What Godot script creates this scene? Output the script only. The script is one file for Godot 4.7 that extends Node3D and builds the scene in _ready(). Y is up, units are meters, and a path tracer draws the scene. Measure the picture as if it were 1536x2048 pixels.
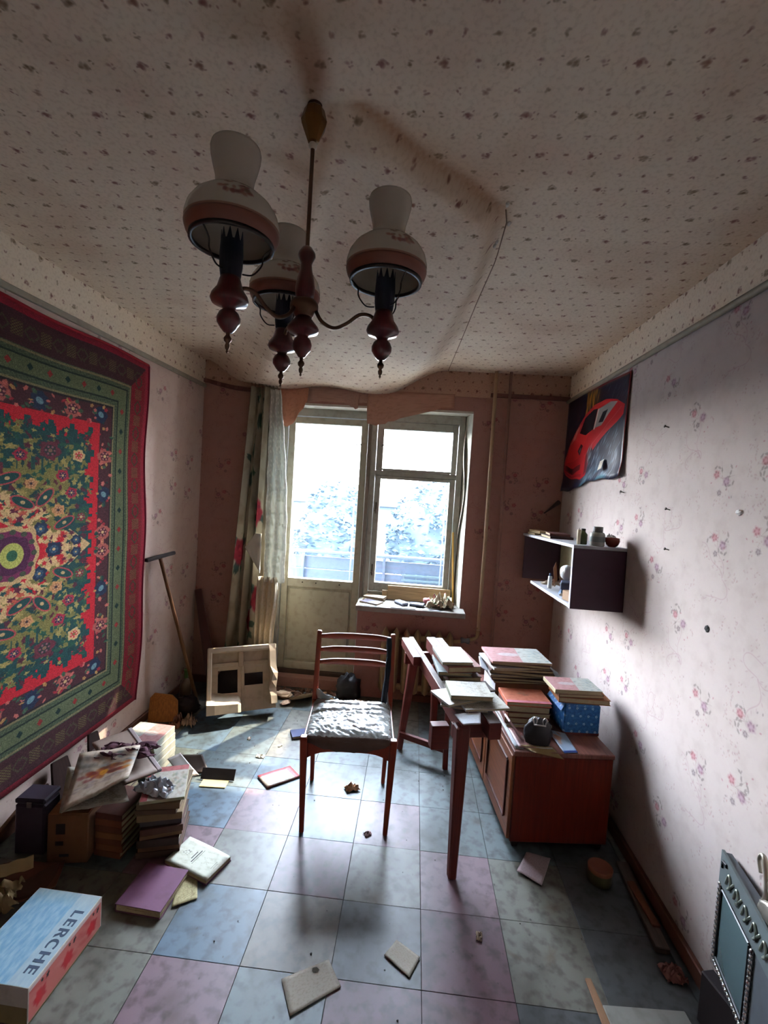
extends Node3D
# A cluttered, abandoned room: camera, sky, sun and exposure first, then the shell, the large things, the small things.
const XL := -1.666   # left wall
const XR := 1.07     # right wall
const ZF := -3.5     # window wall, inner face
const ZN := 0.9      # wall behind the camera
const HC := 2.5      # ceiling
const ZW := -3.65    # plane of the window and balcony door
const SKY_ENERGY := 8.0
const SUN_ENERGY := 9.0
const EXPOSURE := 0.87
var rng := RandomNumberGenerator.new()
var mats := {}
var tex := {}
var taken := {}

func _ready() -> void:
	rng.seed = 20240611
	var cam := Camera3D.new()
	cam.name = "camera"
	cam.keep_aspect = Camera3D.KEEP_HEIGHT
	cam.fov = rad_to_deg(2.0 * atan(1024.0 / 930.96))
	cam.position = Vector3(0, 1.6, 0)
	cam.rotation = Vector3(-0.0489, 0.0656, 0.0634)
	cam.near = 0.02
	cam.current = true
	add_child(cam)
	var sky_mat := ProceduralSkyMaterial.new()
	sky_mat.sky_top_color = Color(0.86, 0.92, 1.0)
	sky_mat.sky_horizon_color = Color(0.97, 0.985, 1.0)
	sky_mat.ground_horizon_color = Color(0.62, 0.68, 0.70)
	sky_mat.ground_bottom_color = Color(0.30, 0.33, 0.33)
	sky_mat.sky_energy_multiplier = SKY_ENERGY
	sky_mat.ground_energy_multiplier = SKY_ENERGY * 0.5
	var sky := Sky.new()
	sky.sky_material = sky_mat
	var env := Environment.new()
	env.background_mode = Environment.BG_SKY
	env.sky = sky
	env.tonemap_mode = Environment.TONE_MAPPER_LINEAR
	env.tonemap_exposure = EXPOSURE
	env.sdfgi_enabled = true
	env.ssao_enabled = true
	env.ssil_enabled = true
	var we := WorldEnvironment.new()
	we.name = "world_environment"
	we.environment = env
	add_child(we)
	var sun := DirectionalLight3D.new()
	sun.name = "sun"
	sun.light_energy = SUN_ENERGY
	sun.light_color = Color(1.0, 0.94, 0.84)
	sun.light_angular_distance = 0.8
	sun.shadow_enabled = true
	add_child(sun)
	sun.look_at_from_position(Vector3.ZERO, Vector3(-0.525, -1.19, 0.85), Vector3.UP)
	make_textures()
	build_shell()
	build_window()
	build_outside()
	build_cloth_on_walls()
	build_chandelier()
	build_furniture()
	build_left_pile()
	build_right_things()
	build_corner()
	build_sill()
	build_floor_litter()

# ---------------------------------------------------------------- naming
func numbered(n: String) -> String:
	if not taken.has(n):
		taken[n] = 0
		return n
	taken[n] += 1
	return "%s_%03d" % [n, taken[n]]

func tag(o: Node3D, label: String, cat: String, group := "") -> Node3D:
	o.set_meta("label", label)
	o.set_meta("category", cat)
	if group != "":
		o.set_meta("group", group)
	return o

func thing(n: String, label: String, cat: String, at := Vector3.ZERO, turn := 0.0, group := "") -> Node3D:
	var o := Node3D.new()
	o.name = numbered(n)
	o.position = at
	o.rotation.y = deg_to_rad(turn)
	add_child(o)
	tag(o, label, cat, group)
	return o

func obj(n: String, st: SurfaceTool, m: Material, parent: Node = self) -> MeshInstance3D:
	st.generate_normals()
	var o := MeshInstance3D.new()
	o.mesh = st.commit()
	o.material_override = m
	o.name = numbered(n) if parent == self else n
	parent.add_child(o, true)
	return o

func struct(n: String, st: SurfaceTool, m: Material, parent: Node = self) -> MeshInstance3D:
	var o := obj(n, st, m, parent)
	o.set_meta("kind", "structure")
	return o

func part_label(o: Node3D, label: String) -> Node3D:
	o.set_meta("label", label)
	return o

# ---------------------------------------------------------------- shapes
func nst(smooth := false) -> SurfaceTool:
	var st := SurfaceTool.new()
	st.begin(Mesh.PRIMITIVE_TRIANGLES)
	st.set_smooth_group(0 if smooth else -1)
	return st

func tri(st: SurfaceTool, a: Vector3, b: Vector3, c: Vector3, n: Vector3, ua := Vector2.ZERO, ub := Vector2.ZERO, uc := Vector2.ZERO) -> void:
	if (c - a).cross(b - a).dot(n) < 0.0:
		var t := b; b = c; c = t
		var u := ub; ub = uc; uc = u
	st.set_uv(ua); st.add_vertex(a)
	st.set_uv(ub); st.add_vertex(b)
	st.set_uv(uc); st.add_vertex(c)

func quad(st: SurfaceTool, a: Vector3, b: Vector3, c: Vector3, d: Vector3, n: Vector3, u0 := Vector2(0, 0), u1 := Vector2(1, 0), u2 := Vector2(1, 1), u3 := Vector2(0, 1)) -> void:
	tri(st, a, b, c, n, u0, u1, u2)
	tri(st, a, c, d, n, u0, u2, u3)

func box_uv(p: Vector3, ax: int, along: int) -> Vector2:
	# metres, v along the grain
	var others := [0, 1, 2]
	others.erase(ax)
	if others[0] == along:
		return Vector2(p[others[1]], p[others[0]])
	return Vector2(p[others[0]], p[others[1]])

func cbox(st: SurfaceTool, t: Transform3D, s: Vector3, b := 0.002, shift := Vector3.ZERO) -> void:
	# box with chamfered edges, centred on t
	var h := s * 0.5
	b = minf(b, minf(h.x, minf(h.y, h.z)) * 0.6)
	var along := s.max_axis_index()
	var v := {}
	for sx in [-1, 1]:
		for sy in [-1, 1]:
			for sz in [-1, 1]:
				var k := Vector3i(sx, sy, sz)
				v[k] = [Vector3(sx * h.x, sy * (h.y - b), sz * (h.z - b)), Vector3(sx * (h.x - b), sy * h.y, sz * (h.z - b)), Vector3(sx * (h.x - b), sy * (h.y - b), sz * h.z)]
	for ax in 3:
		var o1 := (ax + 1) % 3
		var o2 := (ax + 2) % 3
		for sg in [-1, 1]:
			var q := []
			for pr in [[-1, -1], [1, -1], [1, 1], [-1, 1]]:
				var k := Vector3i.ZERO
				k[ax] = sg; k[o1] = pr[0]; k[o2] = pr[1]
				q.append(v[k][ax])
			var n := Vector3.ZERO
			n[ax] = sg
			n = t.basis * n
			var uu := []
			for p in q:
				uu.append(box_uv(p + shift, ax, along))
			quad(st, t * q[0], t * q[1], t * q[2], t * q[3], n, uu[0], uu[1], uu[2], uu[3])
		# edges along this axis
		for s1 in [-1, 1]:
			for s2 in [-1, 1]:
				var ka := Vector3i.ZERO
				ka[ax] = -1; ka[o1] = s1; ka[o2] = s2
				var kb := ka
				kb[ax] = 1
				var n2 := Vector3.ZERO
				n2[o1] = s1; n2[o2] = s2
				var pa: Vector3 = v[ka][o1]
				var pb: Vector3 = v[kb][o1]
				var pc: Vector3 = v[kb][o2]
				var pd: Vector3 = v[ka][o2]
				quad(st, t * pa, t * pb, t * pc, t * pd, t.basis * n2, box_uv(pa + shift, o1, along), box_uv(pb + shift, o1, along), box_uv(pc + shift, o1, along), box_uv(pd + shift, o1, along))
	for k in v:
		tri(st, t * v[k][0], t * v[k][1], t * v[k][2], t.basis * Vector3(k))

func T(x: float, y: float, z: float, ry := 0.0, rx := 0.0, rz := 0.0) -> Transform3D:
	return Transform3D(Basis.from_euler(Vector3(deg_to_rad(rx), deg_to_rad(ry), deg_to_rad(rz))), Vector3(x, y, z))

func bx(st: SurfaceTool, a: Vector3, b: Vector3, c := 0.002) -> void:
	# axis-aligned box from corner a to corner b
	cbox(st, Transform3D(Basis(), (a + b) * 0.5), (b - a).abs(), c, (a + b) * 0.5)

func loft(st: SurfaceTool, rings: Array, caps := true, uv_v := 1.0) -> void:
	var n: int = rings[0].size()
	for i in rings.size() - 1:
		var ca := Vector3.ZERO
		for p in rings[i]:
			ca += p
		for p in rings[i + 1]:
			ca += p
		ca /= 2.0 * n
		for j in n:
			var k := (j + 1) % n
			var a: Vector3 = rings[i][j]
			var b: Vector3 = rings[i][k]
			var c: Vector3 = rings[i + 1][k]
			var d: Vector3 = rings[i + 1][j]
			var u0 := float(j) / n
			var u1 := float(j + 1) / n
			var v0 := uv_v * i
			var v1 := uv_v * (i + 1)
			quad(st, a, b, c, d, (a + b + c + d) * 0.25 - ca, Vector2(u0, v0), Vector2(u1, v0), Vector2(u1, v1), Vector2(u0, v1))
	if caps:
		for e in [0, rings.size() - 1]:
			var m := Vector3.ZERO
			for p in rings[e]:
				m += p
			m /= n
			var o := Vector3.ZERO
			var other: int = 1 if e == 0 else e - 1
			for p in rings[other]:
				o += p
			o /= n
			for j in n:
				tri(st, m, rings[e][j], rings[e][(j + 1) % n], m - o, Vector2(0.05, 0.05), Vector2(0.0, 0.1), Vector2(0.1, 0.0))

func frame_to(dir: Vector3, up := Vector3.UP) -> Basis:
	var y := dir.normalized()
	var x := up.cross(y)
	if x.length() < 0.01:
		x = Vector3.RIGHT if absf(y.y) > 0.9 else Vector3.UP.cross(y)
		x = (x - y * x.dot(y))
	x = x.normalized()
	return Basis(x, y, x.cross(y))

func ring8(c: Vector3, b: Basis, w: float, d: float, ch: float) -> PackedVector3Array:
	var r := PackedVector3Array()
	for p in [Vector2(-w + ch, -d), Vector2(w - ch, -d), Vector2(w, -d + ch), Vector2(w, d - ch), Vector2(w - ch, d), Vector2(-w + ch, d), Vector2(-w, d - ch), Vector2(-w, -d + ch)]:
		r.append(c + b.x * p.x + b.z * p.y)
	return r

func beam(st: SurfaceTool, a: Vector3, b: Vector3, wa: float, da: float, wb := -1.0, db := -1.0, up := Vector3.UP, ch := 0.0025) -> void:
	# chamfered square bar from a to b, tapering; w is across up, d is along up
	if wb < 0.0:
		wb = wa
		db = da
	var f := frame_to(b - a, up)
	var n := (b - a).normalized() * ch
	loft(st, [ring8(a, f, wa * 0.5 - ch, da * 0.5 - ch, ch), ring8(a + n, f, wa * 0.5, da * 0.5, ch), ring8(b - n, f, wb * 0.5, db * 0.5, ch), ring8(b, f, wb * 0.5 - ch, db * 0.5 - ch, ch)], true, (b - a).length() * 0.5)

func lathe(st: SurfaceTool, t: Transform3D, prof: Array, seg := 28) -> void:
	for i in prof.size() - 1:
		var p: Vector2 = prof[i]
		var q: Vector2 = prof[i + 1]
		if p.distance_to(q) < 1e-6:
			continue
		for j in seg:
			var a0 := TAU * j / seg
			var a1 := TAU * (j + 1) / seg
			var pa := Vector3(p.x * cos(a0), p.y, p.x * sin(a0))
			var pb := Vector3(p.x * cos(a1), p.y, p.x * sin(a1))
			var qa := Vector3(q.x * cos(a0), q.y, q.x * sin(a0))
			var qb := Vector3(q.x * cos(a1), q.y, q.x * sin(a1))
			var am := (a0 + a1) * 0.5
			var n2 := Vector2(q.y - p.y, p.x - q.x)
			var n := t.basis * Vector3(n2.x * cos(am), n2.y, n2.x * sin(am))
			var u0 := float(j) / seg
			var u1 := float(j + 1) / seg
			var v0 := float(i) / prof.size()
			var v1 := float(i + 1) / prof.size()
			if p.x > 1e-6:
				tri(st, t * pa, t * pb, t * qb, n, Vector2(u0, v0), Vector2(u1, v0), Vector2(u1, v1))
			if q.x > 1e-6:
				tri(st, t * pa, t * qb, t * qa, n, Vector2(u0, v0), Vector2(u1, v1), Vector2(u0, v1))

func tube(st: SurfaceTool, pts: Array, r: float, seg := 8, r2 := -1.0) -> void:
	var rings := []
	for i in pts.size():
		var d: Vector3 = (pts[mini(i + 1, pts.size() - 1)] - pts[maxi(i - 1, 0)]).normalized()
		var f := frame_to(d, Vector3(0.31, 0.9, 0.2))
		var rr := r if r2 < 0.0 else lerpf(r, r2, float(i) / (pts.size() - 1))
		var ring := PackedVector3Array()
		for j in seg:
			var a := TAU * j / seg
			ring.append(pts[i] + (f.x * cos(a) + f.z * sin(a)) * rr)
		rings.append(ring)
	loft(st, rings)

func curve(pts: Array, n: int) -> Array:
	# Catmull-Rom through the points
	var out := []
	for i in pts.size() - 1:
		var p0: Vector3 = pts[maxi(i - 1, 0)]
		var p3: Vector3 = pts[mini(i + 2, pts.size() - 1)]
		for k in n:
			out.append(pts[i].cubic_interpolate(pts[i + 1], p0, p3, float(k) / n))
	out.append(pts[-1])
	return out

func sheet(st: SurfaceTool, f: Callable, nu: int, nv: int, th: float) -> void:
	# a cloth or paper of real thickness over f(u, v), seamless except at its rim
	var g := []
	for i in nu + 1:
		var row := []
		for j in nv + 1:
			row.append(f.call(float(i) / nu, float(j) / nv))
		g.append(row)
	var nn := []
	for i in nu + 1:
		var row := []
		for j in nv + 1:
			var du: Vector3 = g[mini(i + 1, nu)][j] - g[maxi(i - 1, 0)][j]
			var dv: Vector3 = g[i][mini(j + 1, nv)] - g[i][maxi(j - 1, 0)]
			row.append(du.cross(dv).normalized() * th * 0.5)
		nn.append(row)
	for i in nu:
		for j in nv:
			var u0 := Vector2(float(i) / nu, float(j) / nv)
			var u1 := Vector2(float(i + 1) / nu, float(j) / nv)
			var u2 := Vector2(float(i + 1) / nu, float(j + 1) / nv)
			var u3 := Vector2(float(i) / nu, float(j + 1) / nv)
			var n: Vector3 = nn[i][j] + nn[i + 1][j + 1]
			quad(st, g[i][j] + nn[i][j], g[i + 1][j] + nn[i + 1][j], g[i + 1][j + 1] + nn[i + 1][j + 1], g[i][j + 1] + nn[i][j + 1], n, u0, u1, u2, u3)
			quad(st, g[i][j] - nn[i][j], g[i + 1][j] - nn[i + 1][j], g[i + 1][j + 1] - nn[i + 1][j + 1], g[i][j + 1] - nn[i][j + 1], -n, u0, u1, u2, u3)
	for i in nu:
		for j in [0, nv]:
			var o: Vector3 = g[i][j] - g[i][1 if j == 0 else nv - 1]
			var uv := Vector2(float(i) / nu, float(j) / nv)
			quad(st, g[i][j] + nn[i][j], g[i + 1][j] + nn[i + 1][j], g[i + 1][j] - nn[i + 1][j], g[i][j] - nn[i][j], o, uv, uv, uv, uv)
	for j in nv:
		for i in [0, nu]:
			var o: Vector3 = g[i][j] - g[1 if i == 0 else nu - 1][j]
			var uv := Vector2(float(i) / nu, float(j) / nv)
			quad(st, g[i][j] + nn[i][j], g[i][j + 1] + nn[i][j + 1], g[i][j + 1] - nn[i][j + 1], g[i][j] - nn[i][j], o, uv, uv, uv, uv)

func noise3(freq: float, seed_: int, oct := 3) -> FastNoiseLite:
	var n := FastNoiseLite.new()
	n.noise_type = FastNoiseLite.TYPE_SIMPLEX_SMOOTH
	n.frequency = freq
	n.seed = seed_
	n.fractal_octaves = oct
	return n

func lump(st: SurfaceTool, c: Vector3, r: Vector3, seed_: int, rough := 0.35, nlat := 14, nlon := 20, flat := false) -> void:
	# an irregular rounded body: rags, rubble, bags
	var n := noise3(1.3, seed_)
	var g := []
	for i in nlat + 1:
		var row := []
		var th := PI * i / nlat
		for j in nlon + 1:
			var ph := TAU * (j % nlon) / nlon
			var d := Vector3(sin(th) * cos(ph), cos(th), sin(th) * sin(ph))
			var k := 1.0 + rough * n.get_noise_3dv(d * 1.7) + rough * 0.5 * absf(n.get_noise_3dv(d * 4.0 + Vector3(9, 2, 4)))
			var p := d * k * r
			if flat:
				p.y = maxf(p.y, -r.y * 0.55)
			row.append(c + p)
		g.append(row)
	for i in nlat:
		for j in nlon:
			var m: Vector3 = (g[i][j] + g[i + 1][j + 1]) * 0.5 - c
			if i > 0:
				tri(st, g[i][j], g[i][j + 1], g[i + 1][j + 1], m, Vector2(float(j) / nlon, float(i) / nlat), Vector2(float(j + 1) / nlon, float(i) / nlat), Vector2(float(j + 1) / nlon, float(i + 1) / nlat))
			if i < nlat - 1:
				tri(st, g[i][j], g[i + 1][j + 1], g[i + 1][j], m, Vector2(float(j) / nlon, float(i) / nlat), Vector2(float(j + 1) / nlon, float(i + 1) / nlat), Vector2(float(j) / nlon, float(i + 1) / nlat))

func crumpled(st: SurfaceTool, c: Transform3D, w: float, d: float, amp: float, seed_: int, nu := 18, nv := 18, th := 0.0012, base := 0.0) -> void:
	# a crumpled cloth or paper lying on a surface: sharp creases, irregular outline, never below its base
	var n := noise3(1.0, seed_, 2)
	var f := func(u: float, v: float) -> Vector3:
		var x := (u - 0.5) * w
		var z := (v - 0.5) * d
		var ex := n.get_noise_2d(u * 3.0 + 40.0, v * 3.0) * 0.16
		var ez := n.get_noise_2d(u * 3.0, v * 3.0 + 70.0) * 0.16
		var rise := absf(n.get_noise_2d(u * 3.2 + 5.0, v * 3.2)) * 1.7 + absf(n.get_noise_2d(u * 7.0, v * 7.0 + 11.0)) * 0.6
		var dome := 1.0 - pow(maxf(absf(u - 0.5), absf(v - 0.5)) * 2.0, 3.0)
		return c * Vector3(x + ex * w, base + th + amp * (rise * (0.35 + 0.65 * dome)), z + ez * d)
	sheet(st, f, nu, nv, th)

# ---------------------------------------------------------------- materials
func mk(key: String, col: Color, rough := 0.85, t := "", scale := 1.0, triplanar := false) -> StandardMaterial3D:
	if mats.has(key):
		return mats[key]
	var m := StandardMaterial3D.new()
	m.albedo_color = col
	m.roughness = rough
	m.metallic_specular = 0.4
	if t != "":
		m.albedo_texture = tex[t]
		if triplanar:
			m.uv1_triplanar = true
			m.uv1_world_triplanar = false
		m.uv1_scale = Vector3.ONE * scale
	mats[key] = m
	return m

func paint(col: Color, rough := 0.8) -> StandardMaterial3D:
	# a plain dusty surface of that colour
	return mk("paint" + col.to_html() + str(rough), col, rough, "dust", 2.3, true)

func wood(col: Color, rough := 0.5) -> StandardMaterial3D:
	return mk("wood" + col.to_html() + str(rough), col, rough, "wood", 2.5)

func metal(col: Color, rough := 0.35) -> StandardMaterial3D:
	var m := mk("metal" + col.to_html() + str(rough), col, rough)
	m.metallic = 0.9
	return m

func C(r: int, g: int, b: int) -> Color:
	return Color8(r, g, b)

# ---------------------------------------------------------------- computed textures
func blank(w: int, h: int, c: Color) -> Image:
	var im := Image.create_empty(w, h, false, Image.FORMAT_RGBA8)
	im.fill(c)
	return im

func blot(im: Image, cx: float, cy: float, rx: float, ry: float, rot: float, col: Color, a := 1.0, soft := 0.4, ragged := 0.0, wrap := true) -> void:
	var w := im.get_width()
	var h := im.get_height()
	var r := int(ceil(maxf(rx, ry) * (1.0 + ragged))) + 1
	var cs := cos(rot)
	var sn := sin(rot)
	var ph := cx * 1.7 + cy * 0.9
	for y in range(int(cy) - r, int(cy) + r + 1):
		for x in range(int(cx) - r, int(cx) + r + 1):
			var dx := x + 0.5 - cx
			var dy := y + 0.5 - cy
			var u := (dx * cs + dy * sn) / rx
			var v := (-dx * sn + dy * cs) / ry
			var d := sqrt(u * u + v * v)
			if ragged > 0.0:
				var an := atan2(v, u)
				d *= 1.0 + ragged * (sin(an * 5.0 + ph) * 0.6 + sin(an * 9.0 + ph * 2.3) * 0.4)
			if d >= 1.0:
				continue
			var px := x
			var py := y
			if wrap:
				px = posmod(x, w)
				py = posmod(y, h)
			elif px < 0 or py < 0 or px >= w or py >= h:
				continue
			var k := a * clampf((1.0 - d) / maxf(soft, 0.01), 0.0, 1.0)
			im.set_pixel(px, py, im.get_pixel(px, py).lerp(col, k))

func ring(im: Image, cx: float, cy: float, r: float, wd: float, col: Color, petals := 0, amp := 0.0) -> void:
	var w := im.get_width()
	var h := im.get_height()
	var rr := int(r + wd + amp * r) + 2
	for y in range(maxi(0, int(cy) - rr), mini(h, int(cy) + rr + 1)):
		for x in range(maxi(0, int(cx) - rr), mini(w, int(cx) + rr + 1)):
			var dx := x - cx
			var dy := y - cy
			var d := sqrt(dx * dx + dy * dy)
			var rad := r
			if petals > 0:
				rad *= 1.0 + amp * absf(sin(atan2(dy, dx) * petals * 0.5)) - amp * 0.5
			if absf(d - rad) < wd * 0.5:
				im.set_pixel(x, y, col)

func flower(im: Image, cx: float, cy: float, r: float, petals: int, c1: Color, c2: Color, c3: Color) -> void:
	for k in petals:
		var a := TAU * k / petals + cx
		blot(im, cx + cos(a) * r * 0.62, cy + sin(a) * r * 0.62, r * 0.42, r * 0.34, a, c1, 1.0, 0.15, 0.0, false)
	blot(im, cx, cy, r * 0.52, r * 0.52, 0, c2, 1.0, 0.15, 0.0, false)
	blot(im, cx, cy, r * 0.24, r * 0.24, 0, c3, 1.0, 0.15, 0.0, false)

func put(key: String, im: Image) -> void:
	im.generate_mipmaps()
	tex[key] = ImageTexture.create_from_image(im)

func speckle(im: Image, amp: float, freq: float, seed_: int, tint := Color(0.5, 0.42, 0.34)) -> void:
	# uneven grime and fibre over a pattern; wraps
	var w := im.get_width()
	var h := im.get_height()
	var n := noise3(freq, seed_, 4)
	var g := n.get_seamless_image(w, h)
	for y in h:
		for x in w:
			var k := (0.5 - g.get_pixel(x, y).r) * 2.0 * amp
			var c := im.get_pixel(x, y)
			if k > 0.0:
				c = c.lerp(Color(c.r * tint.r, c.g * tint.g, c.b * tint.b, c.a), k)
			else:
				c = c.lerp(Color(1, 1, 1, c.a), -k * 0.35)
			im.set_pixel(x, y, c)

func make_textures() -> void:
	var r := RandomNumberGenerator.new()
	r.seed = 7
	# dust: nearly white, uneven
	var im := blank(256, 256, Color(0.93, 0.93, 0.93))
	speckle(im, 0.28, 0.02, 3, Color(0.62, 0.58, 0.52))
	put("dust", im)
	# wood: grain along v, greyish so that it can be tinted
	im = blank(256, 256, Color(0.9, 0.9, 0.9))
	var n := noise3(0.035, 11, 3)
	for y in 256:
		for x in 256:
			var s := n.get_noise_2d(x * 2.2, y * 0.12) * 0.5 + n.get_noise_2d(x * 9.0, y * 0.35 + 200.0) * 0.35
			var s2 := n.get_noise_2d(x * 2.2, (y - 256) * 0.12) * 0.5 + n.get_noise_2d(x * 9.0, (y - 256) * 0.35 + 200.0) * 0.35
			var v := 0.82 + 0.32 * lerpf(s, s2, smoothstep(0.0, 1.0, y / 256.0))
			im.set_pixel(x, y, Color(v, v * 0.97, v * 0.93))
	put("wood", im)
	# ceiling paper: rows of small rosettes, 0.266 m a side
	im = blank(512, 512, C(224, 208, 186))
	for row in 8:
		for k in 8:
			var odd := row % 2
			var cx := (k + 0.5 * odd) * 64.0 + r.randf_range(-3, 3)
			var cy := row * 64.0 + 32.0 + r.randf_range(-3, 3)
			var big: bool = odd == 0 and (k + row / 2) % 2 == 0
			var tone: Color = [C(116, 80, 66), C(108, 88, 64), C(124, 82, 76)][r.randi() % 3]
			if big:
				for q in 9:
					var a := TAU * q / 9.0 + r.randf()
					blot(im, cx + cos(a) * 13.0 * r.randf(), cy + sin(a) * 9.0 * r.randf(), r.randf_range(5, 11), r.randf_range(4, 7), r.randf() * 3.0, tone, 0.38, 0.7)
				for q in 5:
					blot(im, cx + r.randf_range(-26, 26), cy + r.randf_range(-14, 14), 3, 5, r.randf() * 3.0, tone, 0.5, 0.7)
			else:
				for q in 4:
					blot(im, cx + r.randf_range(-5, 5), cy + r.randf_range(-8, 8), r.randf_range(3, 6), r.randf_range(4, 8), r.randf() * 3.0, tone, 0.42, 0.7)
	speckle(im, 0.16, 0.06, 5)
	put("ceiling_paper", im)
	# wallpaper: faint rose sprays and scrolls, 0.8 m a side
	im = blank(1024, 1024, C(192, 180, 173))
	for y in 1024:
		if y % 3 == 0:
			for x in range(0, 1024, 2):
				im.set_pixel(x, y, C(187, 174, 167))
	for q in 4:   # scrolls in pale mauve
		var sx: float = [90.0, 600.0, 330.0, 850.0][q]
		var sy: float = [300.0, 120.0, 780.0, 640.0][q]
		for b in 3:
			var px := sx
			var py := sy
			var ang := r.randf() * TAU
			var cv := r.randf_range(-0.10, 0.10)
			for s in 46:
				px += cos(ang) * 5.0
				py += sin(ang) * 5.0
				ang += cv + sin(s * 0.17 + b) * 0.09
				blot(im, px, py, 5.0, 4.0, ang, C(178, 154, 154), 0.55, 0.8)
				if s % 7 == 3:
					blot(im, px + cos(ang + 1.4) * 14.0, py + sin(ang + 1.4) * 14.0, 12, 4.5, ang + 0.9, C(174, 152, 152), 0.5, 0.7)
	for p in [Vector2(140, 140), Vector2(660, 330), Vector2(380, 560), Vector2(880, 830), Vector2(150, 880), Vector2(905, 90)]:
		var base: Vector2 = p
		for q in 3:   # stems and leaves
			var a := r.randf() * TAU
			for s in 12:
				blot(im, base.x + cos(a) * s * 7.0, base.y + sin(a) * s * 7.0, 3, 3, 0, C(138, 130, 122), 0.4, 0.8)
			for s in 3:
				blot(im, base.x + cos(a + 0.3 * s) * (40 + 17 * s), base.y + sin(a + 0.3 * s) * (40 + 17 * s), 15, 7, a + s, C(120, 114, 108), 0.55, 0.5, 0.2)
		var spots := [Vector2(-26, 18), Vector2(34, -24), Vector2(6, 58)]
		for q in 3:
			var f: Vector2 = base + spots[q] + Vector2(r.randf_range(-12, 12), r.randf_range(-12, 12))
			var cc: Color = [C(146, 108, 128), C(172, 96, 104), C(122, 112, 112)][q]
			var rad: float = [30.0, 27.0, 20.0][q]
			blot(im, f.x, f.y, rad, rad * 0.9, 0, cc, 0.55, 0.6, 0.18)
			for s in 5:
				var a2 := TAU * s / 5.0
				blot(im, f.x + cos(a2) * rad * 0.5, f.y + sin(a2) * rad * 0.5, rad * 0.3, rad * 0.2, a2 + 1.2, cc.darkened(0.2), 0.4, 0.6)
			blot(im, f.x, f.y, rad * 0.35, rad * 0.3, 0.5, cc.lightened(0.35), 0.5, 0.6)
		for s in 7:
			blot(im, base.x + r.randf_range(-85, 85), base.y + r.randf_range(-95, 95), 8, 5, r.randf() * 3.0, [C(164, 110, 118), C(128, 120, 116)][s % 2], 0.55, 0.6)
	for q in 90:   # faint sprigs between
		var p2 := Vector2(r.randf() * 1024, r.randf() * 1024)
		for s in 5:
			blot(im, p2.x + r.randf_range(-22, 22), p2.y + r.randf_range(-26, 26), r.randf_range(4, 10), r.randf_range(3, 6), r.randf() * 3.0, [C(150, 118, 120), C(164, 126, 122), C(138, 128, 120)][s % 3], 0.32, 0.8, 0.2)
	speckle(im, 0.09, 0.008, 9)
	put("wallpaper", im)
	# grime on floor tiles: light with brown and dark blotches, 2.4 m a side
	im = blank(1024, 1024, Color(0.93, 0.93, 0.93))
	speckle(im, 0.6, 0.007, 21, Color(0.50, 0.46, 0.38))
	speckle(im, 0.7, 0.04, 22, Color(0.5, 0.46, 0.42))
	for q in 130:
		blot(im, r.randf() * 1024, r.randf() * 1024, r.randf_range(4, 34), r.randf_range(3, 22), r.randf() * 3.0, [C(150, 112, 60), C(92, 80, 66), C(70, 64, 58)][q % 3], r.randf_range(0.1, 0.4), 0.9, 0.25)
	for q in 160:
		blot(im, r.randf() * 1024, r.randf() * 1024, r.randf_range(0.8, 2.2), r.randf_range(1, 3), 0, C(64, 56, 48), r.randf_range(0.3, 0.8), 0.6)
	put("grime", im)
	make_rug(r)
	make_poster(r)
	make_prints(r)
	# curtain: cream with green leaves and crimson roses
	im = blank(512, 1024, C(206, 198, 180))
	var heads := [V(330, 720), V(250, 800), V(290, 420), V(60, 560), V(470, 860), V(120, 260), V(400, 180), V(200, 60), V(470, 480), V(90, 900)]
	for q in heads.size():
		var cx: float = heads[q].x
		var cy: float = heads[q].y
		for s in 6:
			var a := r.randf() * TAU
			blot(im, cx + cos(a) * 46, cy + sin(a) * 52, 30, 13, a, [C(62, 110, 84), C(86, 120, 112), C(48, 82, 78)][s % 3], 0.85, 0.3, 0.15)
		if q < 4:
			blot(im, cx, cy, 44, 50, 0, C(172, 38, 62), 0.95, 0.25, 0.15)
			for s in 5:
				blot(im, cx + r.randf_range(-20, 20), cy + r.randf_range(-22, 22), 16, 8, r.randf() * 3, [C(208, 74, 92), C(128, 22, 50)][s % 2], 0.7, 0.6)
	speckle(im, 0.35, 0.01, 31)
	put("curtain", im)
	# lamp shade glass: milk white, a brown band at the rim, faded rose sprays
	im = blank(512, 256, C(196, 188, 176))
	im.fill_rect(Rect2i(0, 0, 512, 20), C(150, 116, 100))
	for k in 3:
		for q in 26:
			blot(im, 90 + k * 171 + r.randf_range(-34, 34), 40 + r.randf_range(-9, 9), r.randf_range(4, 10), r.randf_range(1.5, 3), r.randf_range(-0.3, 0.3), [C(132, 84, 76), C(158, 110, 98), C(120, 96, 80), C(112, 66, 66)][q % 4], 0.75, 0.5)
	put("shade", im)
	# lace: cream threads with holes
	im = blank(256, 256, Color(0.80, 0.80, 0.76, 0.66))
	for y in 256:
		for x in 256:
			if (x % 8 < 3) or (y % 8 < 3):
				im.set_pixel(x, y, Color(0.80, 0.80, 0.77, 0.9))
	for q in 20:
		blot(im, r.randf() * 256, r.randf() * 256, 20, 14, r.randf() * 3, Color(0.84, 0.84, 0.80, 1.0), 0.9, 0.3, 0.3)
	put("lace", im)

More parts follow.
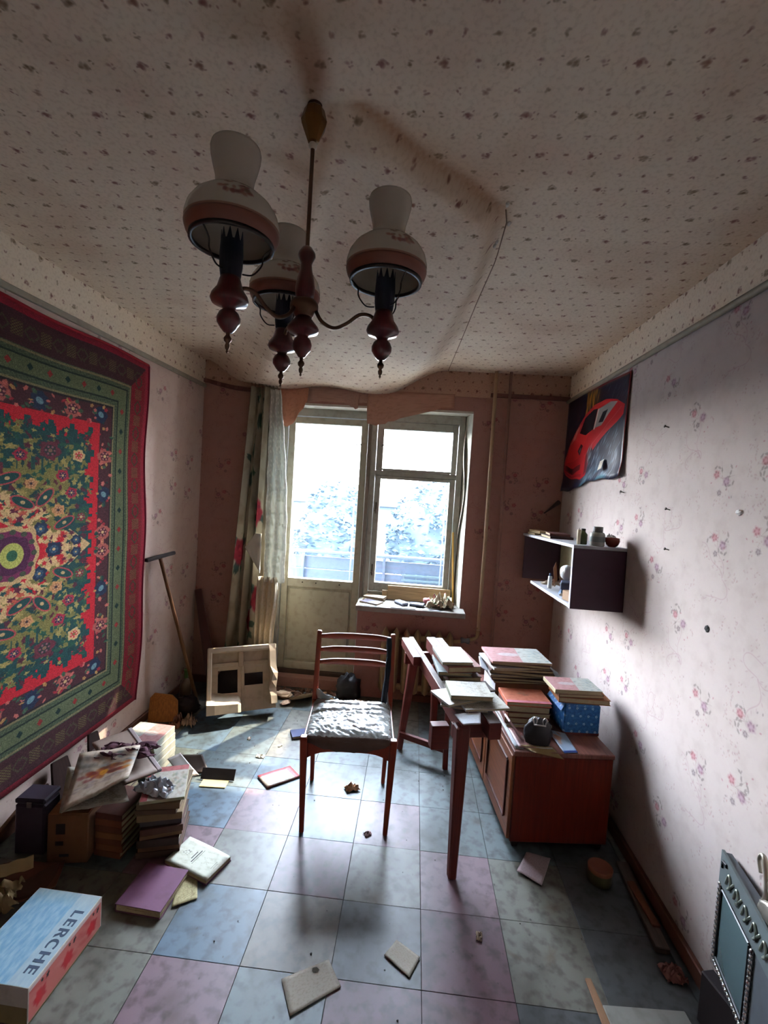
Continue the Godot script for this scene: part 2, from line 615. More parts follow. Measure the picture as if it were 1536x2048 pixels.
func rosette(im: Image, cx: float, cy: float, r: float, c1: Color, c2: Color, c3: Color) -> void:
	blot(im, cx, cy, r, r, cx, c1, 1.0, 0.05, 0.16, false)
	blot(im, cx, cy, r * 0.60, r * 0.60, 0, c2, 1.0, 0.05, 0.1, false)
	for k in 6:
		var a := TAU * k / 6.0
		blot(im, cx + cos(a) * r * 0.42, cy + sin(a) * r * 0.42, r * 0.13, r * 0.13, 0, c1.lightened(0.2), 1.0, 0.2, 0.0, false)
	blot(im, cx, cy, r * 0.22, r * 0.22, 0, c3, 1.0, 0.1, 0.0, false)

func make_rug(r: RandomNumberGenerator) -> void:
	# a Persian-style pile rug, 2.9 x 2.04 m, symmetrical both ways; one quarter is drawn and mirrored
	var Q := 512
	var red := C(176, 18, 34)
	var teal := C(16, 58, 58)
	var navy := C(24, 34, 60)
	var cream := C(190, 156, 108)
	var olive := C(112, 104, 52)
	var pink := C(186, 96, 84)
	var wine := C(86, 20, 44)
	var im := blank(Q, Q, red)
	var mx := Q / 1.45   # pixels per metre across
	var my := Q / 1.02
	var fx := 1.45 - 0.475
	var fy := 1.02 - 0.465
	for y in Q:
		for x in Q:
			var X := (x + 0.5) / mx
			var Y := (y + 0.5) / my
			var ex := 1.45 - X   # distance from the outer edges
			var ey := 1.02 - Y
			var e := minf(ex, ey)
			var along := Y if ex < ey else X
			var c := red
			if e < 0.03:
				c = C(134, 12, 36)
			elif e < 0.16:
				c = C(116, 18, 30) if ex < ey else C(58, 24, 30)
				var m := fposmod(along, 0.15) - 0.075
				var d := e - 0.095
				if absf(m) < 0.030 and absf(d) < 0.030 and (int(x / 3) + int(y / 3)) % 2 == 0:
					c = C(92, 84, 46)
				elif absf(absf(m) - 0.066) + absf(d) < 0.035 and absf(absf(absf(m) - 0.066) + absf(d) - 0.028) < 0.006:
					c = C(66, 58, 38)
			elif e < 0.305:
				c = C(58, 70, 50)
				if absf(e - 0.168) < 0.005 or absf(e - 0.30) < 0.005:
					c = C(120, 110, 76)
				elif absf(e - 0.195) < 0.004 or absf(e - 0.268) < 0.004:
					c = C(24, 36, 30)
				elif e > 0.2 and e < 0.262:
					c = C(92, 98, 66)
					var m := fposmod(along, 0.108)
					var dd := absf(m - 0.054) + absf(e - 0.231)
					if dd < 0.017:
						c = C(136, 38, 36) if int(along / 0.108) % 2 == 0 else C(10, 36, 34)
					elif (x * 2 + y) % 7 < 2:
						c = C(70, 82, 58)
				elif int(x * 0.7 + y * 0.4) % 5 == 0 or int(x * 0.3 - y * 0.8) % 6 == 0:
					c = C(80, 92, 64)
			elif e < 0.315:
				c = C(30, 22, 26)
			elif e < 0.405:
				c = C(62, 24, 32)
			else:
				var sc := 0.020 * signf(sin(along * 46.0)) + 0.012 * signf(sin(along * 97.0 + 1.0))
				if X < fx + sc and Y < fy + sc:
					c = teal if (X > fx - 0.14 + sc * 2.0 or Y > fy - 0.13 + sc * 2.0) else olive
					var dia := X / 1.02 + Y / 0.62
					var wob := 0.06 * signf(sin(atan2(Y, X) * 31.0))
					if dia < 0.92 + wob:
						c = cream
					if X / 0.74 + Y / 0.36 < 1.0 + wob * 0.7:
						c = red
			im.set_pixel(x, y, c)
	# flowers in the band
	for k in 12:
		for side in 2:
			var along := 0.05 + k * 0.10
			if along > (0.62 if side == 0 else 1.06):
				continue
			var px := (1.45 - 0.36) * mx if side == 0 else along * mx
			var py := along * my if side == 0 else (1.02 - 0.36) * my
			if k % 4 == 0:
				rosette(im, px, py, 20, C(160, 80, 72), C(70, 26, 40), cream)
			elif k % 4 == 2:
				blot(im, px, py, 18, 22, 0, navy, 1.0, 0.1, 0.1, false)
				blot(im, px, py, 7, 9, 0.7, C(96, 130, 136), 1.0, 0.1, 0.0, false)
			for s in 7:
				var a := r.randf() * TAU
				blot(im, px + cos(a) * 17, py + sin(a) * 22, r.randf_range(3, 7), r.randf_range(2, 5), a, [C(50, 80, 56), pink, C(168, 124, 70), C(16, 54, 50), C(150, 30, 44)][s % 5], 1.0, 0.15, 0.2, false)
	# leaves and sprigs thickly over the field
	for k in 760:
		var X := r.randf() * (fx + 0.01)
		var Y := r.randf() * (fy + 0.01)
		var dia := X / 1.02 + Y / 0.62
		var c: Color = [teal, C(24, 70, 54), olive, C(76, 24, 40), C(14, 48, 50), C(150, 132, 74)][k % 6]
		if dia < 0.92:
			c = [red, C(176, 76, 56), teal, wine, olive, C(206, 170, 118)][k % 6]
		if X / 0.74 + Y / 0.36 < 1.0:
			continue
		blot(im, X * mx, Y * my, r.randf_range(4, 11), r.randf_range(2.5, 6), r.randf() * TAU, c, 1.0, 0.1, 0.35, false)
	for p in [[0.90, 0.44, 15, 0], [0.80, 0.34, 14, 1], [0.72, 0.45, 21, 3], [0.86, 0.26, 13, 1], [0.93, 0.14, 17, 2], [0.62, 0.30, 12, 4], [0.56, 0.42, 13, 1], [0.44, 0.36, 15, 3], [0.34, 0.46, 20, 3], [0.78, 0.18, 14, 4], [0.68, 0.10, 15, 5], [0.76, 0.0, 17, 5], [0.24, 0.38, 14, 1], [0.12, 0.46, 16, 2], [0.90, 0.03, 12, 5], [0.08, 0.34, 13, 4]]:
		var pal: Array = [[cream, C(180, 40, 44), olive], [C(150, 30, 52), navy, cream], [C(52, 74, 46), C(120, 20, 40), cream], [C(92, 30, 44), C(36, 40, 40), C(120, 90, 70)], [C(186, 130, 84), C(150, 96, 66), C(40, 30, 40)], [navy, C(20, 60, 84), cream]][p[3]]
		rosette(im, p[0] * mx, p[1] * my, p[2], pal[0], pal[1], pal[2])
	# paisleys
	for p in [[0.82, 0.12, 0.5], [0.58, 0.22, -0.5], [0.50, 0.32, 0.4], [0.70, 0.24, 0.9]]:
		blot(im, p[0] * mx, p[1] * my, 26, 12, p[2], C(170, 60, 66), 1.0, 0.05, 0.0, false)
		blot(im, p[0] * mx, p[1] * my, 22, 9, p[2], teal, 1.0, 0.05, 0.0, false)
		blot(im, p[0] * mx, p[1] * my, 5, 4, p[2], cream, 1.0, 0.1, 0.0, false)
	# rosette near the middle of each half, and the central medallion
	for k in 4:
		blot(im, 0.535 * mx, 0.0, [52.0, 44.0, 34.0, 21.0][k], [64.0, 54.0, 42.0, 27.0][k], 0, [cream, C(110, 34, 72), C(70, 22, 56), C(168, 168, 84)][k], 1.0, 0.02, [0.12, 0.10, 0.08, 0.0][k], false)
	for k in 12:
		var a := TAU * k / 12.0
		blot(im, 0.535 * mx + cos(a) * 40, sin(a) * 49, 6, 6, 0, C(60, 70, 50), 1.0, 0.1, 0.0, false)
	blot(im, 0.535 * mx, 0, 10, 12, 0, C(40, 84, 60), 1.0, 0.1, 0.0, false)
	for k in 5:
		ring(im, 0.0, 0.0, 30 + 18 * k, 9, [cream, teal, wine, olive, cream][k], 20, 0.16)
	for y in Q:   # pile: fine light and dark tufts
		for x in Q:
			var c := im.get_pixel(x, y)
			im.set_pixel(x, y, c.darkened(r.randf() * 0.32) if r.randf() < 0.75 else c.lightened(r.randf() * 0.10))
	var full := blank(1024, 1024, red)
	full.blit_rect(im, Rect2i(0, 0, Q, Q), Vector2i(Q, Q))
	im.flip_x()
	full.blit_rect(im, Rect2i(0, 0, Q, Q), Vector2i(0, Q))
	im.flip_y()
	full.blit_rect(im, Rect2i(0, 0, Q, Q), Vector2i(0, 0))
	im.flip_x()
	full.blit_rect(im, Rect2i(0, 0, Q, Q), Vector2i(Q, 0))
	put("rug", full)

func poly(im: Image, pts: Array, col: Color) -> void:
	var pk := PackedVector2Array()
	var lo := Vector2(1e9, 1e9)
	var hi := Vector2(-1e9, -1e9)
	for p in pts:
		pk.append(p)
		lo = lo.min(p)
		hi = hi.max(p)
	for y in range(maxi(0, int(lo.y)), mini(im.get_height(), int(hi.y) + 1)):
		for x in range(maxi(0, int(lo.x)), mini(im.get_width(), int(hi.x) + 1)):
			if Geometry2D.is_point_in_polygon(Vector2(x + 0.5, y + 0.5), pk):
				im.set_pixel(x, y, col)

func V(x: float, y: float) -> Vector2:
	return Vector2(x, y)

func make_poster(r: RandomNumberGenerator) -> void:
	# an old poster of a red sports car in spray: x runs from the window end to the near end
	var im := blank(512, 384, C(20, 20, 40))
	for q in 40:
		blot(im, r.randf() * 200, r.randf_range(10, 330), 26, 40, 0.4, [C(26, 28, 62), C(14, 16, 30), C(44, 34, 52)][q % 3], 0.5, 0.9, 0.0, false)
	for q in 44:
		blot(im, r.randf_range(190, 300), r.randf_range(10, 110), 7, 34, 0.25, [C(176, 116, 24), C(120, 66, 20), C(210, 150, 40)][q % 3], 0.6, 0.8, 0.0, false)
	for q in 10:
		blot(im, r.randf_range(110, 160), r.randf_range(80, 150), 6, 20, 0.3, C(120, 64, 36), 0.5, 0.8, 0.0, false)
	for q in 90:
		blot(im, r.randf_range(340, 500), r.randf_range(10, 180), 2.5, 24, 0.5 + r.randf() * 0.3, [C(120, 134, 140), C(60, 70, 84), C(20, 22, 34)][q % 3], 0.6, 0.8, 0.0, false)
	for q in 150:
		blot(im, r.randf_range(240, 480), r.randf_range(190, 380), 3, 24, 0.3 + r.randf() * 0.5, [C(116, 146, 160), C(176, 196, 204), C(26, 30, 44), C(80, 112, 128)][q % 4], 0.6, 0.8, 0.0, false)
	for q in 24:
		blot(im, r.randf_range(200, 420), r.randf_range(330, 384), 30, 12, -0.3, C(96, 140, 152), 0.6, 0.9, 0.2, false)
	# body, bonnet and side
	poly(im, [V(4, 262), V(58, 186), V(120, 140), V(196, 92), V(262, 72), V(352, 66), V(436, 84), V(492, 116), V(486, 150), V(430, 176), V(330, 222), V(264, 268), V(232, 346), V(188, 354), V(34, 322), V(2, 300)], C(176, 22, 30))
	poly(im, [V(52, 204), V(122, 146), V(172, 128), V(240, 172), V(150, 262), V(30, 268)], C(198, 34, 36))
	poly(im, [V(60, 196), V(122, 143), V(160, 128), V(110, 176)], C(206, 110, 98))
	# windscreen, side glass, roof
	poly(im, [V(150, 162), V(192, 108), V(258, 88), V(290, 92), V(268, 170), V(206, 178)], C(16, 16, 26))
	poly(im, [V(192, 106), V(258, 84), V(352, 74), V(392, 82), V(290, 92), V(258, 90)], C(190, 40, 42))
	poly(im, [V(272, 168), V(296, 94), V(388, 84), V(440, 92), V(382, 128), V(330, 164)], C(150, 146, 140))
	poly(im, [V(304, 150), V(334, 112), V(372, 110), V(340, 152)], C(30, 24, 32))
	poly(im, [V(268, 172), V(278, 174), V(304, 94), V(294, 94)], C(206, 190, 180))
	# air scoop, grille, lamps, bumper
	poly(im, [V(140, 232), V(170, 208), V(188, 218), V(160, 254)], C(26, 16, 22))
	poly(im, [V(154, 236), V(168, 222), V(174, 226), V(162, 242)], C(90, 84, 92))
	poly(im, [V(16, 276), V(102, 294), V(176, 290), V(172, 312), V(100, 318), V(20, 300)], C(92, 12, 22))
	poly(im, [V(40, 284), V(100, 297), V(98, 311), V(40, 298)], C(36, 12, 18))
	poly(im, [V(8, 300), V(100, 326), V(190, 330), V(188, 344), V(40, 318), V(4, 304)], C(136, 14, 26))
	poly(im, [V(222, 258), V(258, 236), V(240, 330), V(212, 340)], C(98, 10, 24))
	for q in 60:
		blot(im, 214 + q * 4.3, 262 - q * 2.45, 5, 1.6, -0.5, C(216, 170, 166), 0.6, 0.7, 0.0, false)
	blot(im, 262, 276, 17, 34, 0.25, C(14, 12, 18), 0.95, 0.3, 0.0, false)
	blot(im, 262, 276, 8, 17, 0.25, C(120, 124, 130), 0.8, 0.4, 0.0, false)
	for q in 90:
		blot(im, r.randf_range(232, 330), r.randf_range(240, 380), 2.2, r.randf_range(14, 34), 0.25 + r.randf() * 0.3, [C(200, 214, 220), C(120, 146, 160), C(24, 28, 44)][q % 3], 0.7, 0.8, 0.0, false)
	for x in 512:
		for y in 384:
			if y < 8 or x > 505:
				im.set_pixel(x, y, C(128, 26, 34))
	put("poster", im)

func make_prints(r: RandomNumberGenerator) -> void:
	# a page of print
	var im := blank(256, 256, C(226, 220, 204))
	for row in 22:
		var x := 24.0
		while x < 226.0:
			var w := r.randf_range(6, 22)
			if r.randf() < 0.9:
				im.fill_rect(Rect2i(int(x), 22 + row * 10, int(minf(w, 230 - x)), 3), C(150, 144, 134))
			x += w + 4.0
	speckle(im, 0.3, 0.02, 41)
	put("page", im)
	# title page: a bookplate, an underlined title, small lines
	im = blank(256, 256, C(222, 222, 208))
	im.fill_rect(Rect2i(70, 118, 120, 5), C(70, 68, 70))
	im.fill_rect(Rect2i(60, 130, 140, 2), C(90, 88, 88))
	im.fill_rect(Rect2i(96, 104, 70, 5), C(84, 82, 84))
	for q in 18:
		blot(im, 128 + r.randf_range(-22, 22), 62 + r.randf_range(-18, 18), 6, 3, r.randf() * 3, C(120, 116, 114), 0.7, 0.6)
	for q in 12:
		blot(im, 130 + r.randf_range(-34, 34), 176 + r.randf_range(-20, 20), 7, 2, r.randf() * 3, C(168, 164, 152), 0.6, 0.6)
	im.fill_rect(Rect2i(92, 226, 74, 2), C(120, 118, 114))
	im.fill_rect(Rect2i(104, 234, 50, 2), C(130, 128, 124))
	speckle(im, 0.2, 0.02, 43)
	put("title_page", im)
	# a coloured magazine page: newsprint grey with a picture band
	im = blank(256, 256, C(176, 160, 142))
	for q in 40:
		blot(im, r.randf() * 256, r.randf_range(20, 110), 30, 14, r.randf(), [C(120, 128, 130), C(150, 150, 146), C(92, 88, 84)][q % 3], 0.5, 0.8)
	for q in 26:
		blot(im, r.randf_range(60, 250), r.randf_range(100, 150), 26, 14, 0.2, [C(150, 74, 24), C(120, 40, 26), C(182, 112, 30), C(96, 50, 40)][q % 4], 0.7, 0.6)
	blot(im, 130, 128, 22, 18, 0, C(206, 140, 30), 0.9, 0.4)
	for q in 12:
		blot(im, r.randf_range(20, 110), r.randf_range(118, 160), 16, 9, 0, C(126, 60, 62), 0.6, 0.7)
	for q in 18:
		blot(im, r.randf_range(20, 220), r.randf_range(160, 196), 24, 6, 0, C(132, 118, 124), 0.5, 0.8)
	speckle(im, 0.3, 0.03, 44)
	put("magazine", im)
	# a pinkish-red printed cover
	im = blank(256, 256, C(206, 196, 182))
	im.fill_rect(Rect2i(0, 0, 256, 40), C(196, 92, 96))
	im.fill_rect(Rect2i(216, 0, 40, 256), C(198, 104, 104))
	for q in 40:
		blot(im, r.randf_range(20, 210), r.randf_range(60, 240), 22, 12, r.randf() * 3, [C(150, 150, 120), C(176, 150, 130), C(120, 130, 120)][q % 3], 0.5, 0.7)
	speckle(im, 0.3, 0.03, 45)
	put("red_cover", im)
	# a pale cover with washed pink and blue
	im = blank(256, 256, C(206, 206, 198))
	poly(im, [V(0, 0), V(150, 0), V(130, 256), V(0, 256)], C(206, 150, 150))
	blot(im, 96, 128, 60, 34, 0, C(214, 204, 204), 0.9, 0.3)
	for q in 20:
		blot(im, r.randf_range(150, 250), r.randf_range(20, 240), 18, 10, r.randf() * 3, C(150, 170, 176), 0.5, 0.7)
	speckle(im, 0.3, 0.03, 46)
	put("pale_cover", im)
	# an orange cover
	im = blank(128, 128, C(220, 120, 84))
	for q in 10:
		blot(im, 64 + r.randf_range(-18, 18), 50 + r.randf_range(-14, 14), 10, 6, r.randf() * 3, C(176, 120, 90), 0.6, 0.7)
	im.fill_rect(Rect2i(0, 110, 128, 18), C(222, 128, 150))
	speckle(im, 0.3, 0.04, 47)
	put("orange_cover", im)
	# blue brochure with an orange blaze
	im = blank(128, 128, C(160, 178, 198))
	for q in 16:
		blot(im, r.randf_range(10, 70), r.randf_range(10, 80), 20, 10, 0.5, [C(186, 110, 60), C(206, 150, 110), C(196, 190, 190)][q % 3], 0.7, 0.7)
	im.fill_rect(Rect2i(0, 116, 128, 12), C(44, 76, 150))
	put("brochure", im)
	# blue cloth paper with small white flowers, 0.16 m a side
	im = blank(256, 256, C(36, 92, 146))
	for row in 4:
		for k in 4:
			var cx := k * 64.0 + 32.0 * (row % 2) + 16.0
			var cy := row * 64.0 + 32.0
			for s in 5:
				var a := TAU * s / 5.0
				blot(im, cx + cos(a) * 7, cy + sin(a) * 7, 5, 4, a, C(196, 214, 226), 0.9, 0.4)
			for s in 4:
				blot(im, cx + r.randf_range(-28, 28), cy + r.randf_range(-28, 28), 4, 3, 0, C(70, 132, 176), 0.8, 0.5)
	speckle(im, 0.3, 0.03, 48)
	put("blue_flowers", im)
	# shoe box lid: streaky pale blue
	im = blank(256, 256, C(126, 172, 200))
	var n := noise3(0.02, 51, 3)
	for y in 256:
		for x in 256:
			var k := n.get_noise_2d(x * 3.0, y * 1.2) * 0.5 + r.randf_range(-0.06, 0.06)
			var c := C(126, 172, 200).lerp(C(196, 216, 224), clampf(0.28 + k, 0.0, 1.0))
			if y < 46:
				c = c.lerp(C(168, 176, 166), 0.6 * (1.0 - y / 46.0))
			if x > 178:
				c = c.lerp(C(196, 202, 198), 0.55)
			im.set_pixel(x, y, c)
	put("lid", im)
	# shoe box side: pink-red with darker figures
	im = blank(256, 96, C(214, 128, 118))
	for q in 14:
		blot(im, r.randf() * 256, r.randf() * 96, 26, 10, 0.4, [C(222, 150, 140), C(200, 92, 88)][q % 2], 0.6, 0.7)
	for q in 3:
		blot(im, 34 + q * 92, 58, 22, 24, 0.3, C(196, 40, 50), 0.9, 0.35, 0.2)
		blot(im, 58 + q * 92, 24, 5, 9, 0.4, C(30, 24, 26), 0.9, 0.3, 0.3)
		blot(im, 40 + q * 92, 20, 4, 6, -0.3, C(40, 30, 30), 0.9, 0.3, 0.3)
	im.fill_rect(Rect2i(0, 0, 256, 10), C(224, 206, 200))
	put("lid_side", im)

# ---------------------------------------------------------------- the room
func pw(pts: Array, z: float) -> float:
	# piecewise linear; pts are [z, value] with z falling
	if z >= pts[0][0]:
		return pts[0][1]
	for i in pts.size() - 1:
		if z >= pts[i + 1][0]:
			return lerpf(pts[i][1], pts[i + 1][1], (z - pts[i][0]) / (pts[i + 1][0] - pts[i][0]))
	return pts[-1][1]

const SAG_R := [[-1.11, -0.213], [-1.17, -0.147], [-1.294, -0.036], [-1.391, 0.085], [-1.48, 0.165], [-1.516, 0.207], [-1.583, 0.226], [-1.846, 0.233], [-2.221, 0.213], [-3.5, 0.165]]
const SAG_L := [[-1.11, -0.26], [-1.34, -0.345], [-1.7, -0.52], [-2.1, -0.75], [-3.5, -1.66]]
const SAG_D := [[-1.12, 0.0], [-1.25, 0.04], [-1.6, 0.068], [-2.5, 0.105], [-3.5, 0.172]]

func ceiling_y(x: float, z: float) -> float:
	var y := HC - 0.006 * sin(x * 2.3 + 0.6) * sin(z * 1.7)
	if z < -1.12:
		var xr := pw(SAG_R, z)
		var xl := pw(SAG_L, z)
		var k := clampf((-1.5 - z) / 2.0, 0.0, 1.0)
		var wr := lerpf(0.06, 0.42, k * k)
		var wl := lerpf((xr - xl) * 0.6, 0.30, k)
		var s := smoothstep(0.0, wr, xr - x) * smoothstep(0.0, wl, x - xl)
		y -= pw(SAG_D, z) * s * (1.0 + 0.10 * sin(x * 9.0 + z * 4.0) * k)
	# slack ripples across the loose part
	if z < -1.7:
		y += 0.010 * sin(z * 5.5 + x * 2.2) * smoothstep(-1.7, -2.2, z) * smoothstep(0.25, 0.0, x) * smoothstep(XL, -1.2, x)
	# a soft fold running from the hook towards the far left
	var fold := x - pw([[-1.11, -0.26], [-2.1, -0.62], [-3.5, -1.2]], z)
	if z < -1.15 and z > -3.0:
		y -= 0.024 * exp(-fold * fold / 0.004) * smoothstep(-1.15, -1.35, z)
	return y

func build_shell() -> void:
	# floor: a dark slab under single linoleum tiles
	var st := nst()
	bx(st, Vector3(XL - 0.3, -0.2, -3.9), Vector3(XR + 0.3, -0.005, ZN + 0.3), 0.0)
	var floor_ := struct("floor", st, mk("slab", C(58, 52, 46), 0.95))
	var palette := {"b": C(78, 98, 114), "p": C(114, 88, 96), "g": C(102, 100, 90), "d": C(70, 74, 74), "v": C(94, 64, 72), "t": C(88, 99, 100), "w": C(96, 86, 70)}
	# columns run from the left wall, rows from the window
	var rows := ["gtgtgtdgdd", "tggtwgtgdg", "gbtgtgtgtg", "gbtgtttttd", "gttbtttttd", "gtbpbpttdg", "gtpgvgpgdd", "wggbwdvgdd", "gpgptvvdgd", "dgpgdvpvbg", "gbgtvgdpdg", "tdgvgbgdgp", "gtwpdgvgtd", "dgbgtdgvdg", "gtdgpgtbdg", "tgbgdpgdtg"]
	var tile_mats := {}
	for k in palette:
		var m := StandardMaterial3D.new()
		m.albedo_color = palette[k]
		m.albedo_texture = tex["grime"]
		m.uv1_triplanar = true
		m.uv1_world_triplanar = true
		m.uv1_scale = Vector3.ONE / 2.4
		m.roughness = 0.46
		m.metallic_specular = 0.5
		tile_mats[k] = m
	var r := RandomNumberGenerator.new()
	r.seed = 5
	for j in rows.size():
		var z1 := -1.433 + 0.2925 * (j - 8)
		for i in 10:
			var x0 := -1.676 + 0.3 * i
			var a := Vector3(maxf(x0, XL) + 0.0008, -0.0045, maxf(z1, ZF) + 0.0008)
			var b := Vector3(minf(x0 + 0.3, XR) - 0.0008, 0.0, minf(z1 + 0.2925, ZN) - 0.0008)
			if b.x - a.x < 0.01 or b.z - a.z < 0.01:
				continue
			st = nst()
			var s := b - a
			var t := Transform3D(Basis.from_euler(Vector3(r.randf_range(-0.002, 0.002), 0, r.randf_range(-0.002, 0.002))), (a + b) * 0.5 + Vector3(0, r.randf_range(-0.0006, 0.0), 0))
			if (i == 3 and j == 5) or (i == 5 and j == 6):
				t.basis = Basis.from_euler(Vector3(0.006, 0, 0.003))
			cbox(st, t, s, 0.0006)
			struct("tile", st, tile_mats[rows[j][i]], floor_)
	# walls, each a slab with thickness
	var paper := StandardMaterial3D.new()
	paper.albedo_texture = tex["wallpaper"]
	paper.uv1_triplanar = true
	paper.uv1_world_triplanar = true
	paper.uv1_scale = Vector3.ONE / 0.8
	paper.roughness = 0.8
	paper.metallic_specular = 0.35
	mats["wallpaper"] = paper
	var dots := StandardMaterial3D.new()
	dots.albedo_texture = tex["ceiling_paper"]
	dots.uv1_triplanar = true
	dots.uv1_world_triplanar = true
	dots.uv1_scale = Vector3.ONE / 0.532
	dots.roughness = 0.85
	dots.metallic_specular = 0.3
	mats["dots"] = dots
	st = nst()
	bx(st, Vector3(XL - 0.25, -0.2, -3.85), Vector3(XL, 2.75, ZN + 0.25), 0.0)
	var bounce_tinted: StandardMaterial3D = paper.duplicate()
	bounce_tinted.albedo_color = C(255, 240, 232)  # same paper; warm bounced light put into the tint
	var wl := struct("wall_left", st, bounce_tinted)
	st = nst()
	bx(st, Vector3(XR, -0.2, -3.85), Vector3(XR + 0.25, 2.75, ZN + 0.25), 0.0)
	var pale: StandardMaterial3D = paper.duplicate()
	pale.albedo_color = C(238, 236, 236)
	var wr := struct("wall_right", st, pale)
	st = nst()
	bx(st, Vector3(XL, -0.2, ZN), Vector3(XR, 2.75, ZN + 0.25), 0.0)
	struct("wall_near", st, paper)
	st = nst()
	bx(st, Vector3(XL, -0.2, -3.85), Vector3(-1.085, 2.75, ZF), 0.0)
	bx(st, Vector3(0.385, -0.2, -3.85), Vector3(XR, 2.75, ZF), 0.0)
	bx(st, Vector3(-1.085, 2.21, -3.85), Vector3(0.385, 2.75, ZF), 0.0)
	bx(st, Vector3(-0.385, -0.2, -3.85), Vector3(0.385, 0.70, ZF), 0.0)
	bx(st, Vector3(-1.085, -0.2, -3.85), Vector3(-0.385, 0.07, -3.56), 0.0)
	var shade_tinted: StandardMaterial3D = paper.duplicate()
	shade_tinted.albedo_color = C(206, 166, 156)  # same paper, browned: the far wall's shade is put into its colour
	var wf := struct("wall_far", st, shade_tinted)
	# plastered reveals of the opening
	var plaster := paint(C(206, 204, 190), 0.9)
	st = nst()
	bx(st, Vector3(-1.085, 2.195, -3.72), Vector3(0.385, 2.212, ZF + 0.001), 0.001)
	struct("reveal", st, plaster, wf)
	st = nst()
	quad(st, Vector3(0.383, 0.73, ZF + 0.002), Vector3(0.383, 2.2, ZF + 0.002), Vector3(0.342, 2.2, -3.70), Vector3(0.342, 0.73, -3.70), Vector3(-1, 0, 0.2))
	quad(st, Vector3(0.387, 0.73, ZF + 0.002), Vector3(0.387, 2.2, ZF + 0.002), Vector3(0.387, 2.2, -3.70), Vector3(0.387, 0.73, -3.70), Vector3(1, 0, 0))
	quad(st, Vector3(0.383, 0.73, ZF + 0.002), Vector3(0.383, 2.2, ZF + 0.002), Vector3(0.387, 2.2, ZF + 0.002), Vector3(0.387, 0.73, ZF + 0.002), Vector3(0, 0, 1))
	struct("reveal", st, plaster, wf)
	st = nst()
	bx(st, Vector3(-1.087, 0.07, -3.7), Vector3(-1.08, 2.2, ZF + 0.001), 0.001)
	struct("reveal", st, plaster, wf)
	# a paper patch hanging loose beside the window, on the slanted reveal
	st = nst(true)
	sheet(st, func(u: float, v: float) -> Vector3: return Vector3(0.352 - 0.012 * sin(v * 9.0) + 0.01 * u - 0.05 * u * v * (1.0 - v) , 2.12 - 1.0 * v, -3.66 + 0.10 * u * sin(PI * clampf(v * 1.1, 0.0, 1.0)) + 0.02), 6, 24, 0.0008)
	struct("loose_paper", st, mk("loosepaper", C(196, 184, 166), 0.85), wf)
	# the ceiling: a slab, and under it the wallpaper that has come loose and sags towards the window
	st = nst()
	bx(st, Vector3(XL - 0.25, 2.62, -3.85), Vector3(XR + 0.25, 2.85, ZN + 0.25), 0.0)
	var ce := struct("ceiling", st, paint(C(190, 184, 172)))
	st = nst(true)
	var nx := 170
	var nz := 290
	var stain := noise3(1.4, 77, 3)
	var cols := {}
	var P := func(i: int, j: int) -> Vector3:
		var x := lerpf(XL, XR, float(i) / nx)
		var z := lerpf(ZF, ZN, float(j) / nz)
		return Vector3(x, ceiling_y(x, z), z)
	var Cc := func(p: Vector3) -> Color:
		var c := Color(1, 1, 1)
		var d := Vector2((p.x + 0.285) / 0.045, (p.z + 1.0) / 0.13).length()
		c = c.lerp(Color(0.42, 0.27, 0.22), 0.85 * smoothstep(1.35, 0.3, d))
		d = Vector2((p.x + 0.33) / 0.16, (p.z + 0.93) / 0.07).length()
		c = c.lerp(Color(0.5, 0.42, 0.34), 0.65 * smoothstep(1.5, 0.2, d))
		var e := Vector2(p.x + 0.40 , p.z + 1.33).rotated(0.5)
		c = c.lerp(Color(0.55, 0.47, 0.36), 0.5 * smoothstep(1.2, 0.1, Vector2(e.x / 0.16, e.y / 0.05).length()))
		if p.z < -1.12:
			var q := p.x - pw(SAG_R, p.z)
			c = c.lerp(Color(0.46, 0.28, 0.17), 0.8 * smoothstep(0.05, 0.0, absf(q + 0.004)) * smoothstep(-1.75, -1.45, p.z))  # shade of the crease, painted in brown
			var f := p.x - pw([[-1.11, -0.25], [-1.7, -0.47], [-2.1, -0.62], [-3.5, -1.2]], p.z)
			c = c.lerp(Color(0.60, 0.44, 0.32), 0.6 * smoothstep(0.035, 0.0, absf(f)) * smoothstep(-2.3, -1.5, p.z))
		c = c.lerp(Color(0.66, 0.50, 0.38), 0.55 * smoothstep(0.22, 0.0, XR - p.x) * smoothstep(-0.6, -1.6, p.z))
		c = c.lerp(Color(0.72, 0.60, 0.55), 0.5 * clampf(stain.get_noise_2d(p.x * 1.2, p.z * 1.2) * 1.6, 0.0, 1.0))
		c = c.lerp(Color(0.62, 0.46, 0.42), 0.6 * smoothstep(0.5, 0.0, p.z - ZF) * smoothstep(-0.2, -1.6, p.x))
		return c
	for i in nx:
		for j in nz:
			var q := [P.call(i, j), P.call(i + 1, j), P.call(i + 1, j + 1), P.call(i, j + 1)]
			for k in [[0, 1, 2], [0, 2, 3]]:
				for m in k:
					st.set_color(Cc.call(q[m]))
					st.set_uv(Vector2(q[m].x, q[m].z))
					st.add_vertex(q[m])
	var dc: StandardMaterial3D = dots.duplicate()
	dc.vertex_color_use_as_albedo = true
	dc.uv1_triplanar = false
	dc.uv1_world_triplanar = false
	struct("ceiling_paper", st, dc, ce)
	# the seam between two strips, and chips of plaster along it
	st = nst(true)
	var seam := []
	for k in 30:
		var z := lerpf(-1.53, -3.49, k / 29.0)
		var x := pw(SAG_R, z) + 0.012
		seam.append(Vector3(x, ceiling_y(x, z) - 0.001, z))
	tube(st, seam, 0.002, 6)
	struct("paper_seam", st, mk("seam", C(120, 98, 82), 0.9), ce)
